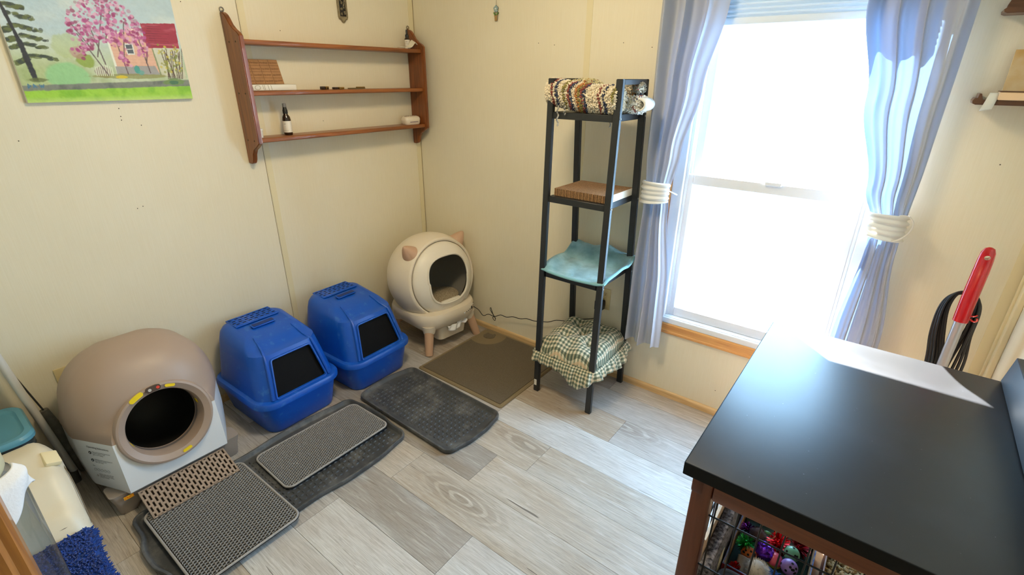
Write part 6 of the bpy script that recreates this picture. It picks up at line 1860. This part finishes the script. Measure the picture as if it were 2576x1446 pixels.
# ================================================================== VACUUM BEHIND THE TABLE
def vacuum():
    t = thing('upright_vacuum', 'upright vacuum with red handle, silver tube and coiled black cord behind the table', 'vacuum', (2.63, -0.2, 0))
    RED = M('red_plastic', S(186, 24, 30), 0.25, coat=0.4)
    SIL = M('silver_tube', S(188, 188, 190), 0.35, 0.6)
    cx = [(0.800, 2.625, 0.0195, 0.017), (0.815, 2.625, 0.020, 0.017), (0.86, 2.6245, 0.020, 0.017), (0.92, 2.624, 0.020, 0.016), (0.97, 2.622, 0.0195, 0.015), (1.01, 2.620, 0.0185, 0.014), (1.035, 2.619, 0.0165, 0.0125), (1.048, 2.619, 0.0115, 0.009), (1.052, 2.619, 0.004, 0.004)]
    bm = bmesh.new()
    loft(bm, [[Vector((x+rx*math.cos(2*math.pi*k/24), -0.2-0.05*smoothstep(0.88, 1.06, z)+0.0+ry*math.sin(2*math.pi*k/24), z)) for k in range(24)] for z, x, rx, ry in cx])
    h = ob('handle', bm, RED, t)
    bm = bmesh.new(); cyl(bm, (2.620, -0.30, 1.022), (2.620, -0.14, 1.022), 0.0068, n=20)
    h.location = (0, 0, 0)
    me0 = ob('cutter', bm, None)
    cut(h, me0)
    bm = bmesh.new(); cyl(bm, (2.625, -0.2, 0.30), (2.625, -0.2, 0.802), 0.0145, n=24); ob('tube', bm, SIL, t)
    bm = bmesh.new(); tube(bm, cat_rom([(2.642, -0.205, 0.815), (2.652, -0.215, 0.812), (2.658, -0.22, 0.818), (2.656, -0.222, 0.826)]), 0.0026, 6); tube(bm, cat_rom([(2.642, -0.205, 0.824), (2.650, -0.212, 0.828), (2.655, -0.215, 0.834)]), 0.0024, 6); ob('cord_hook', bm, RED, t)
    BODY = M('vac_body_dark', S(44, 42, 46), 0.35)
    bm = bmesh.new(); loft(bm, [[Vector((2.625+px, -0.21+py, z)) for px, py in rrect(-hx, hx, -hy, hy, 0.03, 5)] for z, hx, hy in ((0.06, 0.075, 0.06), (0.20, 0.075, 0.06), (0.30, 0.045, 0.04), (0.34, 0.022, 0.022))]); ob('motor_body', bm, RED, t, angle=45)
    bm = bmesh.new(); bb(bm, 2.505, 2.745, -0.34, -0.12, 0.0, 0.065, 0.018, 3); ob('floor_head', bm, BODY, t)
    # cord: several long loops over the hook
    bm = bmesh.new(); r8 = random.Random(6)
    for k in range(6):
        dx = 0.0055*k; yk = -0.172-0.006*(k % 3)
        zt = 0.875+0.004*(k % 3)
        w0, w1 = 0.040+dx*0.6, 0.018+dx*0.55
        bot = 0.42+0.03*r8.random()
        L_ = []
        xl, xr = 2.575-dx*0.5, 2.662-dx*0.4
        P = [(2.600+0.006*k, yk, bot), (2.586+0.0075*k, yk, 0.63), (2.571+0.0065*k, yk, 0.73), (2.569+0.0040*k, yk, 0.82), (2.586+0.0020*k, yk+0.006, zt-0.010), (2.622, yk+0.012, zt+0.004), (2.652-0.0015*k, yk+0.006, zt-0.012), (2.664-0.003*k, yk, 0.825), (2.666-0.0045*k, yk, 0.745), (2.676-0.0110*k, yk, 0.655), (2.672-0.012*k, yk, 0.56), (2.650-0.008*k, yk, bot)]
        tube(bm, cat_rom(P), 0.0042, 7, closed=False)
    ob('coiled_cord', bm, RUBB, t)
vacuum()

# ================================================================== SMALL RACK ON THE WINDOW WALL, RIGHT
DWOOD = M_wood('dark_rack_wood', S(98, 62, 36), S(68, 40, 22), 0.4, 0)
t = thing('wall_rack', 'dark brown wooden wall rack with curved ends at the right edge', 'shelf', (2.62, 0.0, 1.42))
bm = bmesh.new()
prism(bm, [(2.478, 1.432), (2.480, 1.425), (2.487, 1.422), (2.757, 1.422), (2.757, 1.436), (2.500, 1.436), (2.494, 1.452), (2.489, 1.452), (2.488, 1.440), (2.482, 1.440)], lambda a, b, s: Vector((a, s, b)), -0.095, -0.001); ob('lower_board', bm, DWOOD, t, smooth=False)
bm = bmesh.new()
prism(bm, [(2.478, 1.668), (2.480, 1.661), (2.487, 1.658), (2.757, 1.658), (2.757, 1.672), (2.487, 1.672), (2.482, 1.671)], lambda a, b, s: Vector((a, s, b)), -0.085, -0.001); ob('upper_board', bm, DWOOD, t, smooth=False)
bm = bmesh.new()
prism(bm, [(2.486, 1.6722)]+[(2.486+0.11*(1-math.cos(a)), 1.672+0.085*math.sin(a)) for a in [math.radians(q) for q in range(8, 91, 10)]]+[(2.757, 1.757), (2.757, 1.6722)], lambda a, b, s: Vector((a, s, b)), -0.020, -0.001); ob('curved_back', bm, DWOOD, t, smooth=False)
bm = bmesh.new(); bb(bm, 2.742, 2.756, -0.085, -0.001, 1.4362, 1.6578); ob('upright', bm, DWOOD, t, smooth=False)
t = thing('tan_card', 'tan card leaning on the wall on the brown wall rack', 'card', (2.64, -0.03, 1.4365))
bm = bmesh.new(); box(bm, (2.638, -0.038, 1.503), (0.200, 0.006, 0.134), Matrix.Rotation(math.radians(-12), 3, 'X') @ Matrix.Rotation(0.0, 3, 'Z')); ob('card', bm, M('tan_card_board', S(206, 164, 96), 0.6, col2=S(214, 196, 160), var=0.1, vscale=14), t, smooth=False)
t = thing('flat_box', 'pale flat wooden box on the front of the brown wall rack', 'box', (2.645, -0.085, 1.4365))
bm = bmesh.new(); bb(bm, 2.530, 2.740, -0.110, -0.060, 1.4365, 1.458, 0.002, 1); ob('flat_body', bm, M('pale_wood_box', S(240, 206, 166), 0.5), t, smooth=False)
bm = bmesh.new(); bb(bm, 2.529, 2.7405, -0.111, -0.060, 1.4582, 1.4605); ob('dark_lid_edge', bm, DWOOD, t, smooth=False)
t = thing('paper_tag', 'white paper tag hanging from the brown wall rack', 'tag', (2.515, -0.097, 1.40))
bm = bmesh.new()
def tag_f(u, v): return Vector((2.510+0.022*u-0.010*v*(1-0.4*u), -0.0975-0.004*math.sin(3*v), 1.455-0.050*v+0.006*u*v))
surf(bm, tag_f, 4, 12); solid(ob('tag', bm, M('tag_white', S(222, 224, 218), 0.6), t), 0.0008, 0)

# ================================================================== THINGS AT THE LEFT EDGE
# leaning white pole with a grey sleeve
t = thing('broom', 'white pole with grey sleeve leaning on the wall beside the taupe litter box', 'broom', (0.09, -1.998, 0))
WP = M('white_pole', S(206, 204, 198), 0.4)
bm = bmesh.new(); cyl(bm, (0.085, -1.993, 0.02), (0.030, -2.150, 1.40), 0.0125, n=16); ob('pole', bm, WP, t)
bm = bmesh.new(); loft(bm, [[Vector((0.085+px, -2.036+py, z)) for px, py in rrect(-0.02, 0.02, -0.05, 0.05, 0.014, 3)] for z in (0.0, 0.05)]); ob('broom_head', bm, M('broom_grey', S(84, 80, 74), 0.7), t, angle=40)
bm = bmesh.new(); tube(bm, [(0.060, -1.962, 0.02), (0.052, -1.978, 0.12), (0.046, -1.990, 0.22), (0.040, -2.004, 0.32)], [0.018, 0.022, 0.021, 0.014], 12); ob('grey_sleeve', bm, M('sleeve_grey', S(104, 100, 90), 0.85, var=0.2, vscale=40), t)
bm = bmesh.new(); tube(bm, [(0.040, -2.004, 0.32), (0.028, -2.040, 0.50), (0.02, -2.08, 0.70)], 0.003, 6); ob('wire_handle', bm, M('wire_dark', S(40, 42, 42), 0.4), t)
# brown board
t = thing('wooden_board', 'dark brown wooden board against the wall behind the teal lid', 'board', (0.03, -2.3, 0))
bm = bmesh.new(); bb(bm, 0.006, 0.030, -2.50, -2.105, 0.0, 0.53, 0.002, 1); ob('board', bm, M_wood('brown_board', S(112, 66, 38), S(78, 44, 24), 0.6, 1), t)
# tub with teal lid
t = thing('storage_tub', 'dark plastic tub with rounded teal lid at the left edge', 'storage tub', (0.20, -2.2, 0))
def rr_secs(x0, x1, y0, y1, lst, r=0.05, n=6): return [[Vector((px, py, z)) for px, py in rrect(x0+d, x1-d, y0+d, y1-d, r, n)] for z, d in lst]
bm = bmesh.new(); loft(bm, rr_secs(0.058, 0.312, -2.40, -2.062, [(0.0, 0.02), (0.33, 0.004), (0.336, 0.0), (0.345, 0.0), (0.346, 0.004), (0.358, 0.004), (0.360, 0.0), (0.368, 0.0)])); ob('tub_body', bm, M('tub_dark', S(60, 66, 66), 0.4), t, angle=40)
bm = bmesh.new(); loft(bm, rr_secs(0.052, 0.318, -2.406, -2.056, [(0.370, 0.0), (0.382, 0.0), (0.390, 0.006), (0.390, 0.020), (0.382, 0.026), (0.381, 0.030)])); ob('lid', bm, M('teal_lid', S(88, 148, 168), 0.4), t, angle=40)
# cream carrier with vent slots
def carrier():
    t = thing('pet_carrier', 'cream plastic pet carrier with curved vent slots at the left edge', 'pet carrier', (0.58, -2.18, 0))
    CRM = M('aged_cream_plastic', S(222, 212, 190), 0.42, var=0.05, vscale=6)
    ztop = [(0.332, 0.33), (0.345, 0.365), (0.38, 0.392), (0.45, 0.398), (0.55, 0.372), (0.66, 0.300), (0.76, 0.215), (0.84, 0.13), (0.872, 0.07)]
    yr = [(0.332, -2.075), (0.36, -2.048), (0.45, -2.036), (0.60, -2.040), (0.76, -2.052), (0.84, -2.070), (0.872, -2.095)]
    secs = []
    for i in range(29):
        x = 0.332+(0.872-0.332)*i/28
        zt, y1 = lerp_tab(ztop, x), lerp_tab(yr, x); y0 = -4.40-y1
        r = 0.055
        pts = []
        prof = rrect(y0, y1, 0.001, zt, min(r, zt*0.45), 6)
        for (y, z) in prof:
            bulge = 0.010*math.exp(-((y+2.075)/0.03)**2)*smoothstep(0.2, 0.3, z) if z > zt-0.03 else 0
            pts.append(Vector((x, y, z+bulge)))
        secs.append(pts)
    bm = bmesh.new(); loft(bm, secs); body = ob('shell', bm, CRM, t, angle=45)
    SL = M('slot_black', S(22, 20, 18), 0.9)
    for g, x0 in ((0, 0.405), (1, 0.490)):
        for k in range(3):
            x = x0+0.020*k
            zt = lerp_tab(ztop, x)+0.0008
            bm = bmesh.new(); tube(bm, [(x-0.004*math.sin(math.pi*s), -2.125+0.044*s-0.003*k-g*0.006, lerp_tab(ztop, x-0.004*math.sin(math.pi*s))-0.0008) for s in [i/8 for i in range(9)]], [0.0012, 0.0028, 0.0036, 0.004, 0.004, 0.004, 0.0036, 0.0028, 0.0012], 8); ob('vent_slot', bm, SL, body)
    bm = bmesh.new(); box(bm, (0.500, -2.060, 0.386), (0.060, 0.040, 0.016), Matrix.Rotation(math.radians(12), 3, 'Y') @ Matrix.Rotation(math.radians(-24), 3, 'X'), 0.004); ob('latch', bm, M('latch_ivory', S(232, 218, 178), 0.45), t)
    bm = bmesh.new(); tube(bm, cat_rom([(0.50, -2.041, 0.345), (0.56, -2.039, 0.335), (0.63, -2.041, 0.285), (0.68, -2.046, 0.23), (0.69, -2.060, 0.262), (0.70, -2.09, 0.270), (0.70, -2.12, 0.270)]), 0.0016, 6); ob('seam', bm, M('seam_dark', S(110, 100, 84), 0.7), body)
carrier()
# blue chenille mitt over the front of the carrier
def blue_cloth():
    t = thing('chenille_cloth', 'blue shaggy cloth lying over the front end of the cream carrier', 'cloth', (0.80, -2.14, 0.1))
    zt = [(0.66, 0.306), (0.76, 0.222), (0.84, 0.140), (0.88, 0.085), (0.92, 0.04), (1.0, 0.012)]
    def f(u, v):
        x = 0.725+0.235*u; y = -2.044-0.14*v-0.01*math.sin(5*u)
        z = lerp_tab(zt, x)+0.010
        if v < 0.12: z -= 0.028*(0.12-v)/0.12
        return Vector((x, y, max(z, 0.008)))
    bm = bmesh.new(); surf(bm, f, 26, 20); solid(ob('backing', bm, M('blue_backing', S(24, 60, 130), 0.9), t), 0.006, 0)
    V, F, C = [], [], []; r9 = random.Random(8)
    for k in range(3400):
        u, v = r9.random(), r9.random(); p = f(u, v); n = (f(u, min(1, v+0.02))-p).cross(f(min(1, u+0.02), v)-p)
        n = n.normalized() if n.length > 0 else Vector((0, 0, 1))
        if n.z < 0: n = -n
        n = (n+Vector((r9.uniform(-.8, .8), r9.uniform(-.8, .8), r9.uniform(-.3, .3)))).normalized(); a, c = ring_frame(n)
        L_ = r9.uniform(0.008, 0.014); b = len(V); g = r9.uniform(0.7, 1.25); cc = tuple(x*g for x in S(20, 70, 160)[:3])+(1,)
        for h, w in ((0, 0.0018), (0.6, 0.0024), (1.0, 0.0012)):
            for q in range(3): V.append(tuple(p+n*L_*h+a*w*math.cos(2.094*q)+c*w*math.sin(2.094*q))); C.append(cc)
        for l in range(2):
            for q in range(3): F.append((b+3*l+q, b+3*l+(q+1) % 3, b+3*l+3+(q+1) % 3, b+3*l+3+q))
        F.append((b+6, b+7, b+8))
    raw('shaggy_pile', V, F, M_attr('blue_chenille', 0.9, sheen=0.3), t, C, kind='stuff')
blue_cloth()
# clear tall container with white rag
t = thing('clear_canister', 'tall clear plastic canister with cream lid at the bottom left corner', 'canister', (1.08, -2.25, 0))
CLR = M_glass('clear_plastic', (0.66, 0.72, 0.80, 1), 0.10, 0.08)
cc_ = Matrix.Translation((1.08, -2.252, 0))
bm = bmesh.new(); lathe(bm, [(0.0, 0.004), (0.112, 0.004), (0.118, 0.010), (0.120, 0.71), (0.112, 0.745), (0.100, 0.762), (0.100, 0.775)], 48, cc_); ob('clear_wall', bm, CLR, t)
bm = bmesh.new(); lathe(bm, [(0.0, 0.0), (0.116, 0.0), (0.120, 0.004), (0.120, 0.014), (0.0, 0.014)], 40, cc_); ob('foot', bm, M('canister_foot', S(150, 156, 160), 0.4), t)
bm = bmesh.new(); lathe(bm, [(0.104, 0.768), (0.106, 0.772), (0.106, 0.805), (0.098, 0.813), (0.0, 0.815)], 40, cc_); ob('lid', bm, M('cream_lid', S(204, 196, 160), 0.45), t)
t = thing('white_rag', 'white rag draped over the shoulder of the clear canister', 'rag', (1.10, -2.15, 0.7))
def rag(u, v):
    a = math.radians(5+75*u); r = 0.124+0.006*math.sin(9*u+3*v)+0.010*v*math.sin(5*u)**2
    if v < 0.25: r -= 0.016*(0.25-v)/0.25
    return Vector((1.08+r*math.cos(a), -2.252+r*math.sin(a), 0.768-0.085*v*(0.75+0.25*math.sin(6*u))-0.0*v))
bm = bmesh.new(); surf(bm, rag, 40, 24); solid(ob('rag', bm, M('rag_white', S(222, 222, 224), 0.9, bump=0.5, bscale=200), t, angle=180), 0.005, 1)
# moulded wooden post close to the viewer
t = thing('wooden_post', 'orange-brown wooden post with moulded edge in the bottom left corner', 'post', (1.42, -2.21, 0))
PW_ = M_wood('honey_wood', S(186, 122, 52), S(128, 74, 28), 0.35, 2, coat=0.3)
prof = [(-0.07, -0.06), (0.060, -0.06), (0.066, -0.052), (0.066, -0.030), (0.058, -0.024), (0.058, -0.012), (0.066, -0.006), (0.066, 0.020), (0.058, 0.026), (0.058, 0.036), (0.050, 0.042), (-0.07, 0.042)]
bm = bmesh.new(); prism(bm, prof, lambda a, b, s: Vector((1.42+a, -2.208+b, s)), 0.0, 1.02); ob('shaft', bm, PW_, t, angle=30)
bm = bmesh.new(); bb(bm, 1.34, 1.496, -2.278, -2.158, 0.0, 0.05, 0.004); ob('plinth', bm, PW_, t)
